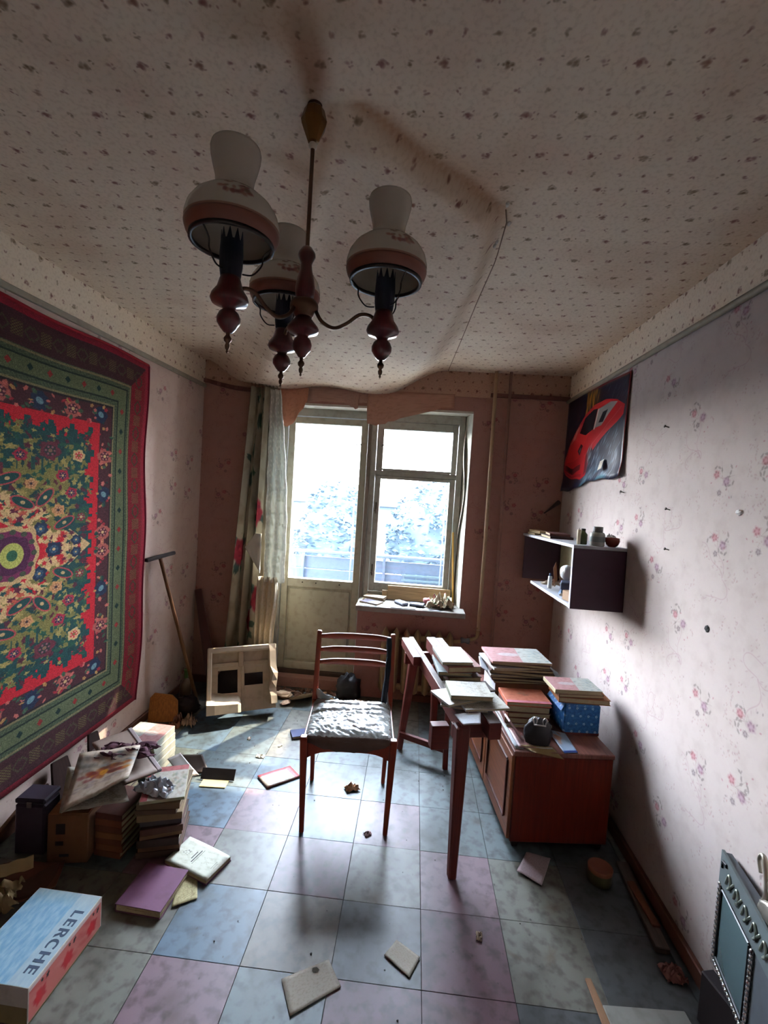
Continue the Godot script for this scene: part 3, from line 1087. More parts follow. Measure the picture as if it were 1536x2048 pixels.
	for q in [Vector3(0.222, 0, -1.50), Vector3(0.247, 0, -1.60), Vector3(0.226, 0, -1.71), Vector3(0.222, 0, -1.73)]:
		st = nst()
		lump(st, Vector3(q.x, ceiling_y(q.x, q.z) - 0.004, q.z), Vector3(0.006, 0.006, 0.012), int(q.z * 1000.0), 0.5, 5, 7)
		struct("plaster_chip", st, paint(C(222, 218, 210)), ce)
	# ceiling paper carried down onto the walls as a band, and the rails that close it off
	for s in 3:
		st = nst()
		if s == 0:
			bx(st, Vector3(XL, 2.315, ZF), Vector3(XL + 0.003, 2.53, ZN), 0.0)
			struct("paper_band", st, dots, wl)
		elif s == 1:
			bx(st, Vector3(XR - 0.003, 2.325, ZF), Vector3(XR, 2.53, ZN), 0.0)
			struct("paper_band", st, dots, wr)
		else:
			bx(st, Vector3(XL + 0.003, 2.315, ZF), Vector3(XR - 0.003, 2.53, ZF + 0.003), 0.0)
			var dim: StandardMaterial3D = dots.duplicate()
			dim.albedo_color = C(196, 170, 164)  # shaded copy of the dotted paper, darkened like the far wall
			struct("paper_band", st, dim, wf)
	var rail := paint(C(150, 142, 126), 0.6)
	st = nst()
	beam(st, Vector3(XL + 0.009, 2.302, ZF), Vector3(XL + 0.009, 2.302, ZN), 0.018, 0.026)
	struct("trim_1", st, rail)
	st = nst(true)
	tube(st, [Vector3(XR - 0.013, 2.315, ZF), Vector3(XR - 0.013, 2.318, -1.5), Vector3(XR - 0.013, 2.312, ZN)], 0.013, 10)
	struct("trim_2", st, paint(C(150, 140, 120), 0.6))
	st = nst()
	var rr := []
	for k in 13:
		var x := lerpf(XL, -1.25, k / 12.0)
		rr.append(Vector3(x, 2.345 - 0.06 * sin(k / 12.0 * PI * 0.5), ZF + 0.012))
	for k in 12:
		beam(st, rr[k], rr[k + 1], 0.03, 0.02, 0.03, 0.02, Vector3.BACK)
	beam(st, Vector3(0.50, 2.335, ZF + 0.012), Vector3(XR, 2.332, ZF + 0.012), 0.03, 0.02, 0.03, 0.02, Vector3.BACK)
	struct("trim_3", st, paint(C(112, 70, 62), 0.6))
	# baseboards
	var bb := paint(C(96, 58, 42), 0.6)
	st = nst()
	bx(st, Vector3(XL, 0.0, ZF), Vector3(XL + 0.018, 0.055, ZN), 0.004)
	struct("baseboard_left", st, bb)
	st = nst()
	bx(st, Vector3(XR - 0.02, 0.0, ZF), Vector3(XR, 0.06, ZN), 0.004)
	struct("baseboard_right", st, bb)
	st = nst()
	bx(st, Vector3(XL + 0.018, 0.0, ZF), Vector3(-1.085, 0.055, ZF + 0.018), 0.004)
	bx(st, Vector3(0.0, 0.0, ZF), Vector3(XR - 0.02, 0.055, ZF + 0.018), 0.004)
	struct("baseboard_far", st, bb)
	# the door behind the camera, shut
	st = nst()
	bx(st, Vector3(-0.75, 0.0, ZN - 0.03), Vector3(0.1, 2.03, ZN + 0.001), 0.004)
	var dn := struct("door_2", st, paint(C(196, 188, 170), 0.5))
	st = nst()
	for s in [-0.80, 0.15]:
		bx(st, Vector3(s - 0.05, 0.0, ZN - 0.02), Vector3(s + 0.05, 2.1, ZN), 0.004)
	bx(st, Vector3(-0.85, 2.03, ZN - 0.02), Vector3(0.2, 2.12, ZN), 0.004)
	struct("door_frame", st, paint(C(196, 188, 170), 0.5), dn)

# ---------------------------------------------------------------- window and balcony door
func pane_mat() -> StandardMaterial3D:
	if not mats.has("pane"):
		var m := StandardMaterial3D.new()
		m.transparency = BaseMaterial3D.TRANSPARENCY_ALPHA
		m.albedo_color = Color(0.62, 0.82, 1.0, 0.035)
		m.roughness = 0.04
		mats["pane"] = m
	return mats["pane"]

func build_window() -> void:
	var wht := paint(C(172, 172, 160), 0.45)
	var cream := paint(C(176, 172, 152), 0.45)
	var gap := paint(C(70, 62, 56), 0.8)
	var st := nst()
	# door frame
	bx(st, Vector3(-1.08, 0.07, -3.74), Vector3(-1.035, 2.195, -3.64), 0.003)
	bx(st, Vector3(-0.40, 0.07, -3.74), Vector3(-0.366, 2.195, -3.64), 0.003)
	bx(st, Vector3(-1.035, 2.135, -3.74), Vector3(-0.40, 2.195, -3.64), 0.003)
	var d := struct("door_1", st, wht)
	st = nst()   # leaf: stiles and rails
	bx(st, Vector3(-1.032, 0.105, -3.70), Vector3(-0.98, 2.130, -3.652), 0.003)
	bx(st, Vector3(-0.457, 0.105, -3.70), Vector3(-0.404, 2.130, -3.652), 0.003)
	bx(st, Vector3(-0.98, 2.080, -3.70), Vector3(-0.457, 2.130, -3.652), 0.003)
	bx(st, Vector3(-0.98, 0.775, -3.70), Vector3(-0.457, 0.845, -3.652), 0.003)
	bx(st, Vector3(-0.98, 0.105, -3.70), Vector3(-0.457, 0.165, -3.652), 0.003)
	struct("door_leaf", st, cream, d)
	st = nst()
	bx(st, Vector3(-0.982, 0.163, -3.69), Vector3(-0.455, 0.777, -3.672), 0.001)
	bx(st, Vector3(-0.965, 0.18, -3.675), Vector3(-0.474, 0.758, -3.664), 0.003)
	struct("lower_panel", st, cream, d)
	st = nst()
	bx(st, Vector3(-0.982, 0.843, -3.682), Vector3(-0.455, 2.082, -3.678), 0.0)
	struct("pane", st, pane_mat(), d)
	st = nst()
	bx(st, Vector3(-1.03, 0.068, -3.70), Vector3(-0.40, 0.104, -3.64), 0.001)
	struct("threshold", st, paint(C(70, 54, 46)), d)
	for q in [-0.86, -0.75, -0.56]:
		st = nst()
		lathe(st, T(q, 0.815, -3.652, 0, 90), [V(0, 0.004), V(0.004, 0.003), V(0.0055, 0.0), V(0.0055, -0.002)], 10)
		struct("screw", st, metal(C(60, 52, 48), 0.6), d)
	st = nst()
	bx(st, Vector3(-0.398, 0.075, -3.66), Vector3(-0.371, 2.12, -3.632), 0.002)
	struct("door_post", st, paint(C(120, 108, 96), 0.6), d)
	# window
	st = nst()
	bx(st, Vector3(-0.366, 0.74, -3.74), Vector3(-0.33, 2.195, -3.64), 0.003)
	bx(st, Vector3(0.302, 0.74, -3.74), Vector3(0.345, 2.195, -3.64), 0.003)
	bx(st, Vector3(-0.33, 2.13, -3.74), Vector3(0.302, 2.195, -3.64), 0.003)
	bx(st, Vector3(-0.33, 0.74, -3.74), Vector3(0.302, 0.79, -3.64), 0.003)
	bx(st, Vector3(-0.33, 1.705, -3.74), Vector3(0.302, 1.745, -3.65), 0.003)
	var w := struct("window_1", st, wht)
	st = nst()   # large sash
	bx(st, Vector3(-0.327, 0.793, -3.69), Vector3(-0.282, 1.705, -3.645), 0.003)
	bx(st, Vector3(0.255, 0.793, -3.69), Vector3(0.299, 1.705, -3.645), 0.003)
	bx(st, Vector3(-0.282, 0.793, -3.69), Vector3(0.255, 0.862, -3.645), 0.003)
	bx(st, Vector3(-0.282, 1.680, -3.69), Vector3(0.255, 1.705, -3.645), 0.003)
	struct("sash", st, wht, w)
	st = nst()   # small hinged pane above
	bx(st, Vector3(-0.327, 1.746, -3.69), Vector3(-0.276, 2.128, -3.645), 0.003)
	bx(st, Vector3(0.257, 1.746, -3.69), Vector3(0.299, 2.128, -3.645), 0.003)
	bx(st, Vector3(-0.276, 1.746, -3.69), Vector3(0.257, 1.764, -3.645), 0.003)
	bx(st, Vector3(-0.276, 2.068, -3.69), Vector3(0.257, 2.128, -3.645), 0.003)
	struct("vent_sash", st, wht, w)
	st = nst()
	bx(st, Vector3(-0.284, 0.86, -3.672), Vector3(0.257, 1.682, -3.668), 0.0)
	struct("pane", st, pane_mat(), w)
	st = nst()
	bx(st, Vector3(-0.278, 1.762, -3.672), Vector3(0.259, 2.07, -3.668), 0.0)
	struct("pane", st, pane_mat(), w)
	for q in [[-0.305, 0.96], [-0.305, 1.45]]:
		st = nst()
		bx(st, Vector3(q[0] - 0.006, q[1] - 0.045, -3.645), Vector3(q[0] + 0.006, q[1] + 0.045, -3.637), 0.002)
		lathe(st, T(q[0], q[1] - 0.02, -3.637, 0, 90), [V(0.004, -0.002), V(0.004, 0.018), V(0.008, 0.02), V(0.008, 0.028), V(0, 0.03)], 10)
		struct("latch", st, metal(C(78, 66, 58), 0.55), w)
	for q in [[-0.452, 1.93, -1.0], [-0.29, 1.93, 1.0]]:
		st = nst(true)
		tube(st, curve([Vector3(q[0], q[1], -3.652), Vector3(q[0] + 0.012 * q[2], q[1] + 0.012, -3.628), Vector3(q[0] + 0.04 * q[2], q[1] - 0.004, -3.622)], 5), 0.004, 7)
		struct("hook", st, metal(C(60, 54, 52), 0.6), w)
	# sill board
	st = nst()
	bx(st, Vector3(-0.385, 0.70, -3.655), Vector3(0.383, 0.74, ZF), 0.002)
	bx(st, Vector3(-0.385, 0.70, ZF - 0.001), Vector3(0.415, 0.74, -3.355), 0.004)
	struct("trim_4", st, paint(C(154, 149, 140), 0.5))

# ---------------------------------------------------------------- what shows through the glass
func build_outside() -> void:
	var st := nst()
	bx(st, Vector3(-2.2, -0.15, -4.95), Vector3(1.6, 0.02, -3.85), 0.0)
	struct("balcony_floor", st, paint(C(120, 122, 120)))
	st = nst()
	bx(st, Vector3(0.53, -0.15, -4.95), Vector3(0.62, 2.75, -3.85), 0.0)
	struct("added_sun_partition", st, paint(C(150, 146, 138)))  # unseen side wall, added to block the sun from the window
	# parapet of boards between posts, with a rail
	var pb := paint(C(50, 63, 78), 0.7)
	var par := thing("balcony_railing", "blue-grey boarded balcony railing outside the glass", "railing", Vector3(0, 0.02, -4.85))
	for k in 6:
		st = nst()
		cbox(st, T(-0.3, 0.09 + k * 0.135, 0), Vector3(3.7, 0.125, 0.02), 0.003)
		obj("board", st, pb, par)
	for k in 5:
		st = nst()
		cbox(st, T(-2.0 + k * 0.86, 0.43, 0.025), Vector3(0.03, 0.86, 0.03), 0.003)
		obj("post", st, paint(C(50, 60, 72), 0.7), par)
	st = nst()
	cbox(st, T(-0.3, 0.875, 0), Vector3(3.8, 0.03, 0.07), 0.005)
	obj("handrail", st, paint(C(60, 72, 84), 0.7), par)
	# a faded lattice crate hung on the railing
	st = nst()
	for k in 5:
		cbox(st, T(0.0, -0.10 + k * 0.05, 0), Vector3(0.42, 0.022, 0.012), 0.002)
	for k in 4:
		cbox(st, T(-0.18 + k * 0.12, 0.0, -0.008), Vector3(0.016, 0.23, 0.01), 0.002)
	var lat := obj("lattice_panel", st, paint(C(56, 74, 78), 0.8))
	lat.position = Vector3(0.12, 0.62, -4.80)
	tag(lat, "pale lattice panel fixed to the balcony railing outside the window", "panel")
	# drying-line posts of the balcony
	for k in 2:
		st = nst(true)
		tube(st, [Vector3(0, 0, 0), Vector3(0, 1.45, 0)], 0.007, 8)
		tube(st, [Vector3(-0.12, 1.42, 0), Vector3(0.12, 1.42, 0)], 0.005, 8)
		var o := obj("drying_rack_post", st, paint(C(74, 86, 94), 0.6))
		o.position = Vector3([-0.62, 0.30][k], 0.02, -4.72)
		tag(o, ["thin pale drying-line post behind the balcony door glass", "thin pale drying-line post behind the window glass"][k], "post", "drying-line posts on the balcony")
	# ground and trees far below and beyond
	st = nst()
	bx(st, Vector3(-60, -9.4, -120), Vector3(60, -9.0, -5.5), 0.0)
	struct("ground", st, paint(C(42, 52, 60)))
	var leaf := paint(C(36, 48, 56), 0.9)
	var bark := paint(C(62, 58, 54), 0.9)
	var spots := [[-8.2, -21.0, 10.4, 1.75], [-3.9, -21.0, 9.6, 1.75], [0.3, -21.0, 10.2, 1.75], [4.5, -21.0, 9.8, 1.75], [-10.5, -27.5, 11.8, 2.3], [-4.6, -27.5, 11.0, 2.3], [1.0, -27.5, 11.4, 2.3], [6.6, -27.5, 11.7, 2.3]]
	var names := ["hazy blue-green tree at the left edge of the balcony door glass", "lower bushy tree in the middle of the balcony door glass", "pale tree behind the post between door and window", "rounded hazy tree in the left half of the big window pane", "taller hazy tree in the right half of the big window pane", "tall distant tree hidden mostly behind the curtain", "distant tree above the lower bushy one, seen through the door glass", "distant tree behind the rounded hazy one in the big pane", "distant tree cut off by the right window frame"]
	for k in spots.size():
		var s: Array = spots[k]
		var t := thing("tree", names[k], "tree", Vector3(s[0], -9.0, s[1]), 0.0, "trees beyond the balcony")
		st = nst(true)
		lathe(st, T(0, 0, 0), [V(0.0, 0.0), V(0.32, 0.0), V(0.22, 2.0), V(0.16, s[2] * 0.7), V(0.0, s[2] * 0.72)], 9)
		obj("trunk", st, bark, t)
		st = nst(true)
		var r := RandomNumberGenerator.new()
		r.seed = 90 + k
		lump(st, Vector3(0, s[2] - s[3] * 1.05, 0), Vector3(0.8, 1.0, 0.8) * s[3] * 0.9, 900 + k, 0.5, 14, 18)
		obj("inner_crown", st, leaf, t)
		st = nst()
		for q in 1500:   # sprays of leaves all over it
			var d := Vector3(r.randf_range(-1, 1), r.randf_range(-1, 1), r.randf_range(-1, 1)).normalized()
			var p: Vector3 = Vector3(0, s[2] - s[3] * 1.05, 0) + d * Vector3(0.88, 1.02, 0.88) * s[3] * (0.84 + 0.2 * r.randf() + 0.12 * sin(d.x * 7.0) * sin(d.y * 8.0 + k))
			var f := frame_to(Vector3(r.randf_range(-1, 1), r.randf_range(-1, 1), r.randf_range(-1, 1)) + d * 0.5)
			var w := r.randf_range(0.10, 0.2)
			quad(st, p - f.x * w, p + f.z * w * 0.5, p + f.x * w, p - f.z * w * 0.5 + f.y * w * 0.3, f.y)
		obj("leaf_sprays", st, leaf, t).set_meta("kind", "stuff")
	# a long low building far behind
	var bl := thing("far_building", "long low pale building beyond the trees, seen through the glass", "building", Vector3(0, -9.0, -70))
	st = nst()
	bx(st, Vector3(-40, 0, -6), Vector3(40, 8.2, 6), 0.0)
	obj("wall", st, paint(C(44, 54, 62)), bl)
	st = nst()
	bx(st, Vector3(-41, 8.2, -6.6), Vector3(41, 8.8, 6.6), 0.02)
	obj("roof", st, paint(C(40, 50, 58)), bl)

# ---------------------------------------------------------------- rug, poster, curtains, torn paper
func build_cloth_on_walls() -> void:
	# wall rug: centre 1.45 m towards the camera from its far edge
	var st := nst(true)
	var rug := thing("wall_rug", "large red and green Persian-style rug hanging on the left wall", "rug", Vector3(XL + 0.012, 0.205, -1.27))
	var rug_pt := func(u: float, v: float) -> Vector3:
		var z := 1.45 - 2.9 * u
		var far := smoothstep(0.88, 1.0, u)
		var wav := 0.012 * (0.5 + 0.5 * sin(v * 17.0)) * far + 0.004 * sin(u * 11.0 + v * 5.0)
		var top := 2.045 + 0.007 * sin(u * 23.0) * smoothstep(0.3, 0.0, v)
		return Vector3(0.006 + wav, top * (1.0 - v), z + 0.012 * sin(v * 7.0) * far)
	sheet(st, rug_pt, 60, 50, 0.009)
	var rm := mk("rug", Color.WHITE, 1.0, "rug")
	obj("pile", st, rm, rug)
	st = nst(true)
	var edge := []
	for k in 40:
		edge.append(rug_pt.call(1.0, k / 39.0) + Vector3(0.002, 0, -0.003))
	tube(st, edge, 0.008, 8)
	obj("edging", st, paint(C(104, 10, 36), 0.95), rug)
	st = nst(true)
	edge = []
	for k in 60:
		edge.append(rug_pt.call(k / 59.0, 0.0) + Vector3(0.002, 0.004, 0))
	tube(st, edge, 0.008, 8)
	obj("edging", st, paint(C(140, 20, 34), 0.95), rug)
	# poster on the right wall, its lower edge torn away in the near half
	var ps := thing("poster", "torn poster of a red sports car on the right wall, beside the corner", "poster", Vector3(XR - 0.004, 1.665, -3.49))
	st = nst(true)
	sheet(st, func(u: float, v: float) -> Vector3:
		var bottom := 0.0 + 0.09 * u - 0.012 * sin(u * 8.0) + 0.005 * sin(u * 27.0)
		return Vector3(-0.003 - 0.012 * smoothstep(0.85, 1.0, v) - 0.01 * smoothstep(0.93, 1.0, u) * v - 0.003 * sin(u * 7.0) * sin(v * 5.0), lerpf(0.665 - 0.04 * u, bottom, v), 0.985 * u), 30, 20, 0.0006)
	var pm := mk("poster", Color.WHITE, 0.35, "poster")
	obj("print", st, pm, ps)
	st = nst(true)   # the bare patch torn out of its lower corner shows the paper's white back
	sheet(st, func(u: float, v: float) -> Vector3: return Vector3(-0.014 - 0.02 * v, 0.175 - 0.055 * v + 0.01 * u, 0.70 + 0.055 * u + 0.02 * v), 5, 5, 0.0006)
	part_label(obj("torn_patch", st, paint(C(226, 220, 206)), ps), "pale torn-back flap of the poster")
	# floral curtain, gathered at the left of the balcony door
	st = nst(true)
	var cur := thing("curtain", "cream curtain with red roses hanging left of the balcony door", "curtain", Vector3(0, 0, 0))
	sheet(st, func(u: float, v: float) -> Vector3:
		var y := lerpf(2.30, 0.03, v)
		var x0 := lerpf(-1.27, -1.385, v)
		var x1 := lerpf(-1.075, -1.03, v)
		var fold := sin(u * 24.0 + sin(v * 3.0) * 0.7) * (0.020 + 0.012 * v) + sin(u * 11.0 + 1.0) * 0.016
		return Vector3(lerpf(x0, x1, u) + 0.006 * sin(u * 48.0 + v * 4.0), y, -3.432 + fold), 90, 40, 0.0016)
	var cm := mk("curtain", C(190, 186, 178), 0.9, "curtain")
	cm.backlight_enabled = true
	cm.backlight = Color(0.35, 0.33, 0.28)
	obj("cloth", st, cm, cur)
	st = nst(true)
	for k in 9:
		var x := lerpf(-1.27, -1.05, k / 8.0)
		lathe(st, T(x, 2.315, -3.432, 0, 0, 90), [V(0.011, -0.0015), V(0.014, 0), V(0.011, 0.0015), V(0.009, 0), V(0.011, -0.0015)], 14)
	obj("hook_rings", st, metal(C(90, 76, 60), 0.5), cur)
	# tulle in front of the door's left edge
	var tul := thing("lace_curtain", "torn pale lace curtain hanging between rose curtain and door glass", "curtain")
	st = nst(true)
	sheet(st, func(u: float, v: float) -> Vector3:
		var y := lerpf(2.27, 0.86, v)
		var x1 := -1.02 + 0.092 * sin(clampf(v * 1.25, 0.0, 1.0) * PI * 0.5)
		var x0 := lerpf(-1.10, -1.075, v)
		return Vector3(lerpf(x0, x1, u) + 0.003 * sin(v * 40.0), y, -3.350 + 0.014 * sin(u * 15.0 + v * 2.0)), 36, 30, 0.001)
	var lm := mk("lace", Color.WHITE, 0.95, "lace")
	lm.transparency = BaseMaterial3D.TRANSPARENCY_ALPHA
	lm.uv1_scale = Vector3(2, 8, 1)
	lm.backlight_enabled = true
	lm.backlight = Color(0.42, 0.43, 0.42)
	obj("upper_length", st, lm, tul)
	st = nst(true)
	sheet(st, func(u: float, v: float) -> Vector3:
		var y := lerpf(0.90, 0.015, v)
		var x1 := -0.985 + 0.02 * sin(v * 8.0) * (1.0 - v) + 0.012 * v
		return Vector3(lerpf(-1.125, x1, u), y, -3.348 + 0.016 * sin(u * 23.0 + v + sin(v * 5.0)) + 0.012 * v), 36, 24, 0.001)
	var lm2 := mk("lace_beige", C(206, 196, 174), 0.95, "dust", 4.0)
	lm2.backlight_enabled = true
	lm2.backlight = Color(0.45, 0.40, 0.30)
	obj("lower_length", st, lm2, tul)
	st = nst(true)
	sheet(st, func(u: float, v: float) -> Vector3:
		return Vector3(lerpf(-1.10, -1.225 + 0.10 * absf(v - 0.38) * 2.0, u), lerpf(1.22, 0.93, v), -3.318 + 0.01 * sin(u * 4.0)), 8, 8, 0.001)
	obj("caught_flap", st, mk("flap", C(206, 204, 190), 0.9), tul)
	# wallpaper that has come off above the window and hangs over the opening
	var edges := [
		[[-1.07, 2.02], [-1.03, 2.035], [-1.0, 2.02], [-0.955, 2.05], [-0.935, 2.075], [-0.91, 2.13], [-0.88, 2.165], [-0.868, 2.205], [-0.855, 2.215]],
		[[-0.856, 2.209], [-0.74, 2.222], [-0.62, 2.216], [-0.545, 2.212], [-0.525, 2.196], [-0.505, 2.19], [-0.488, 2.176], [-0.472, 2.185], [-0.468, 2.225], [-0.405, 2.228]],
		[[-0.403, 2.225], [-0.40, 2.14], [-0.394, 2.077], [-0.36, 2.072], [-0.33, 2.066], [-0.30, 2.078], [-0.262, 2.082], [-0.24, 2.10], [-0.20, 2.104], [-0.154, 2.127], [-0.05, 2.158], [0.05, 2.186], [0.10, 2.20], [0.14, 2.218], [0.24, 2.222]]]
	var lab := ["orange-pink torn wallpaper flap beside the curtain, over the door", "narrow ragged wallpaper edge hanging above the balcony door", "big torn wallpaper flap drooping over the window head"]
	for k in 3:
		var e: Array = edges[k]
		st = nst(true)
		sheet(st, func(u: float, v: float) -> Vector3:
			var f: float = u * (e.size() - 1)
			var i := mini(int(f), e.size() - 2)
			var x := lerpf(e[i][0], e[i + 1][0], f - i)
			var y := lerpf(e[i][1], e[i + 1][1], f - i)
			return Vector3(x, lerpf(2.33, y, v), ZF + 0.006 + 0.03 * v * v + 0.006 * sin(u * 13.0) * v), (e.size() - 1) * 3, 8, 0.0008)
		var tp := thing("torn_wallpaper", lab[k], "wallpaper", Vector3.ZERO, 0, "torn wallpaper over the window")
		obj("flap", st, mk(["tornA", "tornB", "tornC"][k], [C(200, 138, 110), C(176, 140, 126), C(184, 140, 120)][k], 0.85, "dust", 1.5), tp)

# ---------------------------------------------------------------- chandelier
func build_chandelier() -> void:
	var ch := thing("chandelier", "three-armed chandelier with milk-glass lamp shades hanging from the ceiling hook", "chandelier", Vector3(-0.300, 0, -1.135))
	var brass := metal(C(112, 80, 42), 0.4)
	var bronze := metal(C(92, 70, 56), 0.45)
	var turned := wood(C(86, 26, 32), 0.3)
	turned.clearcoat_enabled = true
	turned.clearcoat = 0.6
	turned.clearcoat_roughness = 0.2
	var st := nst()
	# faceted canopy under the ceiling
	lathe(st, T(0, 0, 0), [V(0.012, 2.5), V(0.024, 2.487), V(0.031, 2.462), V(0.029, 2.452), V(0.013, 2.415), V(0.0, 2.413)], 9)
	obj("canopy", st, brass, ch)
	st = nst(true)
	lathe(st, T(0, 0, 0), [V(0.0, 2.53), V(0.016, 2.525), V(0.018, 2.492), V(0.012, 2.488)], 16)
	obj("hook_cup", st, paint(C(70, 46, 40)), ch)
	st = nst(true)
	lathe(st, T(0, 0, 0), [V(0.005, 2.42), V(0.005, 2.165)], 12)
	obj("rod", st, bronze, ch)
	st = nst(true)
	lathe(st, T(0, 0, 0), [V(0.008, 2.412), V(0.010, 2.408), V(0.010, 2.402), V(0.005, 2.398)], 14)
	obj("rod_collar", st, paint(C(222, 216, 200), 0.4), ch)
	# turned wooden column
	st = nst(true)
	lathe(st, T(0, 0, 0), [V(0.006, 2.172), V(0.012, 2.168), V(0.020, 2.156), V(0.021, 2.148), V(0.016, 2.138), V(0.013, 2.130), V(0.015, 2.115), V(0.021, 2.092), V(0.0235, 2.075), V(0.0225, 2.055), V(0.018, 2.045), V(0.0, 2.044)], 26)
	obj("column", st, turned, ch)
	# metal hub that holds the arms
	st = nst(true)
	lathe(st, T(0, 0, 0), [V(0.018, 2.047), V(0.030, 2.042), V(0.034, 2.034), V(0.034, 2.022), V(0.026, 2.016), V(0.024, 2.008), V(0.020, 2.004)], 26)
	obj("hub", st, bronze, ch)
	st = nst(true)
	lathe(st, T(0, 0, 0), [V(0.016, 2.006), V(0.022, 1.998), V(0.036, 1.982), V(0.039, 1.974), V(0.036, 1.968), V(0.016, 1.962), V(0.013, 1.957), V(0.020, 1.950), V(0.0235, 1.938), V(0.021, 1.925), V(0.012, 1.914), V(0.008, 1.908), V(0.0, 1.906)], 26)
	obj("lower_cup", st, turned, ch)
	st = nst(true)
	lathe(st, T(0, 0, 0), finial(1.908), 16)
	obj("finial", st, bronze, ch)
	var milk := StandardMaterial3D.new()
	milk.albedo_texture = tex["shade"]
	milk.roughness = 0.18
	milk.metallic_specular = 0.5
	milk.backlight_enabled = true
	milk.backlight = Color(0.55, 0.52, 0.46)
	var band := mk("shade_band", C(110, 66, 54), 0.4)
	var sleeve := paint(C(22, 26, 44), 0.5)
	var wire := metal(C(60, 54, 52), 0.45)
	var i := 0
	for ang in [2.0, -129.0, 121.0]:
		var a := deg_to_rad(ang)
		var d := Vector3(cos(a), 0, -sin(a))
		var R := 0.194
		# the curved arm
		st = nst(true)
		tube(st, curve([d * 0.028 + Vector3(0, 2.022, 0), d * 0.045 + Vector3(0, 1.996, 0), d * 0.075 + Vector3(0, 1.982, 0), d * 0.105 + Vector3(0, 1.994, 0), d * 0.135 + Vector3(0, 2.016, 0), d * 0.16 + Vector3(0, 2.016, 0), d * (R - 0.02) + Vector3(0, 2.004, 0)], 6), 0.0046, 9)
		var arm := obj("arm", st, bronze, ch)
		var c := T(d.x * R, 0, d.z * R)
		st = nst(true)
		lathe(st, c, [V(0.0, 2.030), V(0.020, 2.028), V(0.023, 2.018), V(0.027, 2.004), V(0.037, 1.990), V(0.040, 1.980), V(0.036, 1.972), V(0.016, 1.966), V(0.012, 1.960), V(0.020, 1.953), V(0.0245, 1.942), V(0.024, 1.932), V(0.016, 1.920), V(0.009, 1.912), V(0.0, 1.910)], 26)
		obj("wooden_cup", st, turned, arm)
		st = nst(true)
		lathe(st, c, finial(1.914), 16)
		obj("finial", st, bronze, arm)
		# dark candle sleeve with a toothed rim
		st = nst()
		lathe(st, c, [V(0.0, 2.027), V(0.021, 2.027), V(0.024, 2.05), V(0.0245, 2.075), V(0.023, 2.10), V(0.0205, 2.10), V(0.020, 2.05), V(0.0, 2.05)], 22)
		for k in 9:
			var b := TAU * k / 9.0
			var n := Vector3(cos(b), 0, sin(b))
			var s := Vector3(-sin(b), 0, cos(b)) * 0.0062
			var base: Vector3 = c.origin + n * 0.0225
			loft(st, [PackedVector3Array([base + s + Vector3(0, 2.098, 0), base - s + Vector3(0, 2.098, 0), base - s - n * 0.002 + Vector3(0, 2.098, 0), base + s - n * 0.002 + Vector3(0, 2.098, 0)]), PackedVector3Array([base + s * 0.08 + Vector3(0, 2.122, 0), base - s * 0.08 + Vector3(0, 2.122, 0), base - s * 0.08 - n * 0.001 + Vector3(0, 2.122, 0), base + s * 0.08 - n * 0.001 + Vector3(0, 2.122, 0)])])
		obj("candle_sleeve", st, sleeve, arm)
		# ring and wires that carry the shade
		st = nst(true)
		lathe(st, c, [V(0.080, 2.094), V(0.087, 2.094), V(0.087, 2.101), V(0.080, 2.101), V(0.080, 2.094)], 36)
		for k in 3:
			var b: float = TAU * k / 3.0 + 0.9 + i
			var n := Vector3(cos(b), 0, sin(b))
			tube(st, curve([c.origin + n * 0.024 + Vector3(0, 2.036, 0), c.origin + n * 0.045 + Vector3(0, 2.037, 0), c.origin + n * 0.063 + Vector3(0, 2.058, 0), c.origin + n * 0.066 + Vector3(0, 2.078, 0), c.origin + n * 0.084 + Vector3(0, 2.097, 0)], 5), 0.0018, 6)
		obj("shade_carrier", st, wire, arm)
		# milk-glass dome and chimney in one, double walled
		st = nst(true)
		var outer := [V(0.0835, 2.100), V(0.092, 2.108), V(0.0965, 2.122), V(0.0965, 2.138), V(0.091, 2.158), V(0.079, 2.176), V(0.062, 2.190), V(0.046, 2.198), V(0.040, 2.206), V(0.0385, 2.216), V(0.040, 2.230), V(0.046, 2.252), V(0.0505, 2.272), V(0.0515, 2.284), V(0.0495, 2.292)]
		var prof := outer.duplicate()
		for k in range(outer.size() - 1, -1, -1):
			prof.append(outer[k] - V(0.0028, 0.0))
		prof.append(outer[0])
		lathe(st, c, prof, 40)
		obj("glass_shade", st, milk, arm)
		st = nst(true)
		lathe(st, c, [V(0.0838, 2.0995), V(0.0925, 2.108), V(0.0968, 2.120), V(0.0970, 2.1245), V(0.0966, 2.1245)], 40)
		obj("shade_rim", st, band, arm)
		i += 1

func finial(y: float) -> Array:
	return [V(0.0, y), V(0.005, y - 0.002), V(0.004, y - 0.007), V(0.0085, y - 0.014), V(0.0075, y - 0.020), V(0.0035, y - 0.024), V(0.0055, y - 0.030), V(0.0045, y - 0.036), V(0.002, y - 0.039), V(0.003, y - 0.043), V(0.0, y - 0.047)]

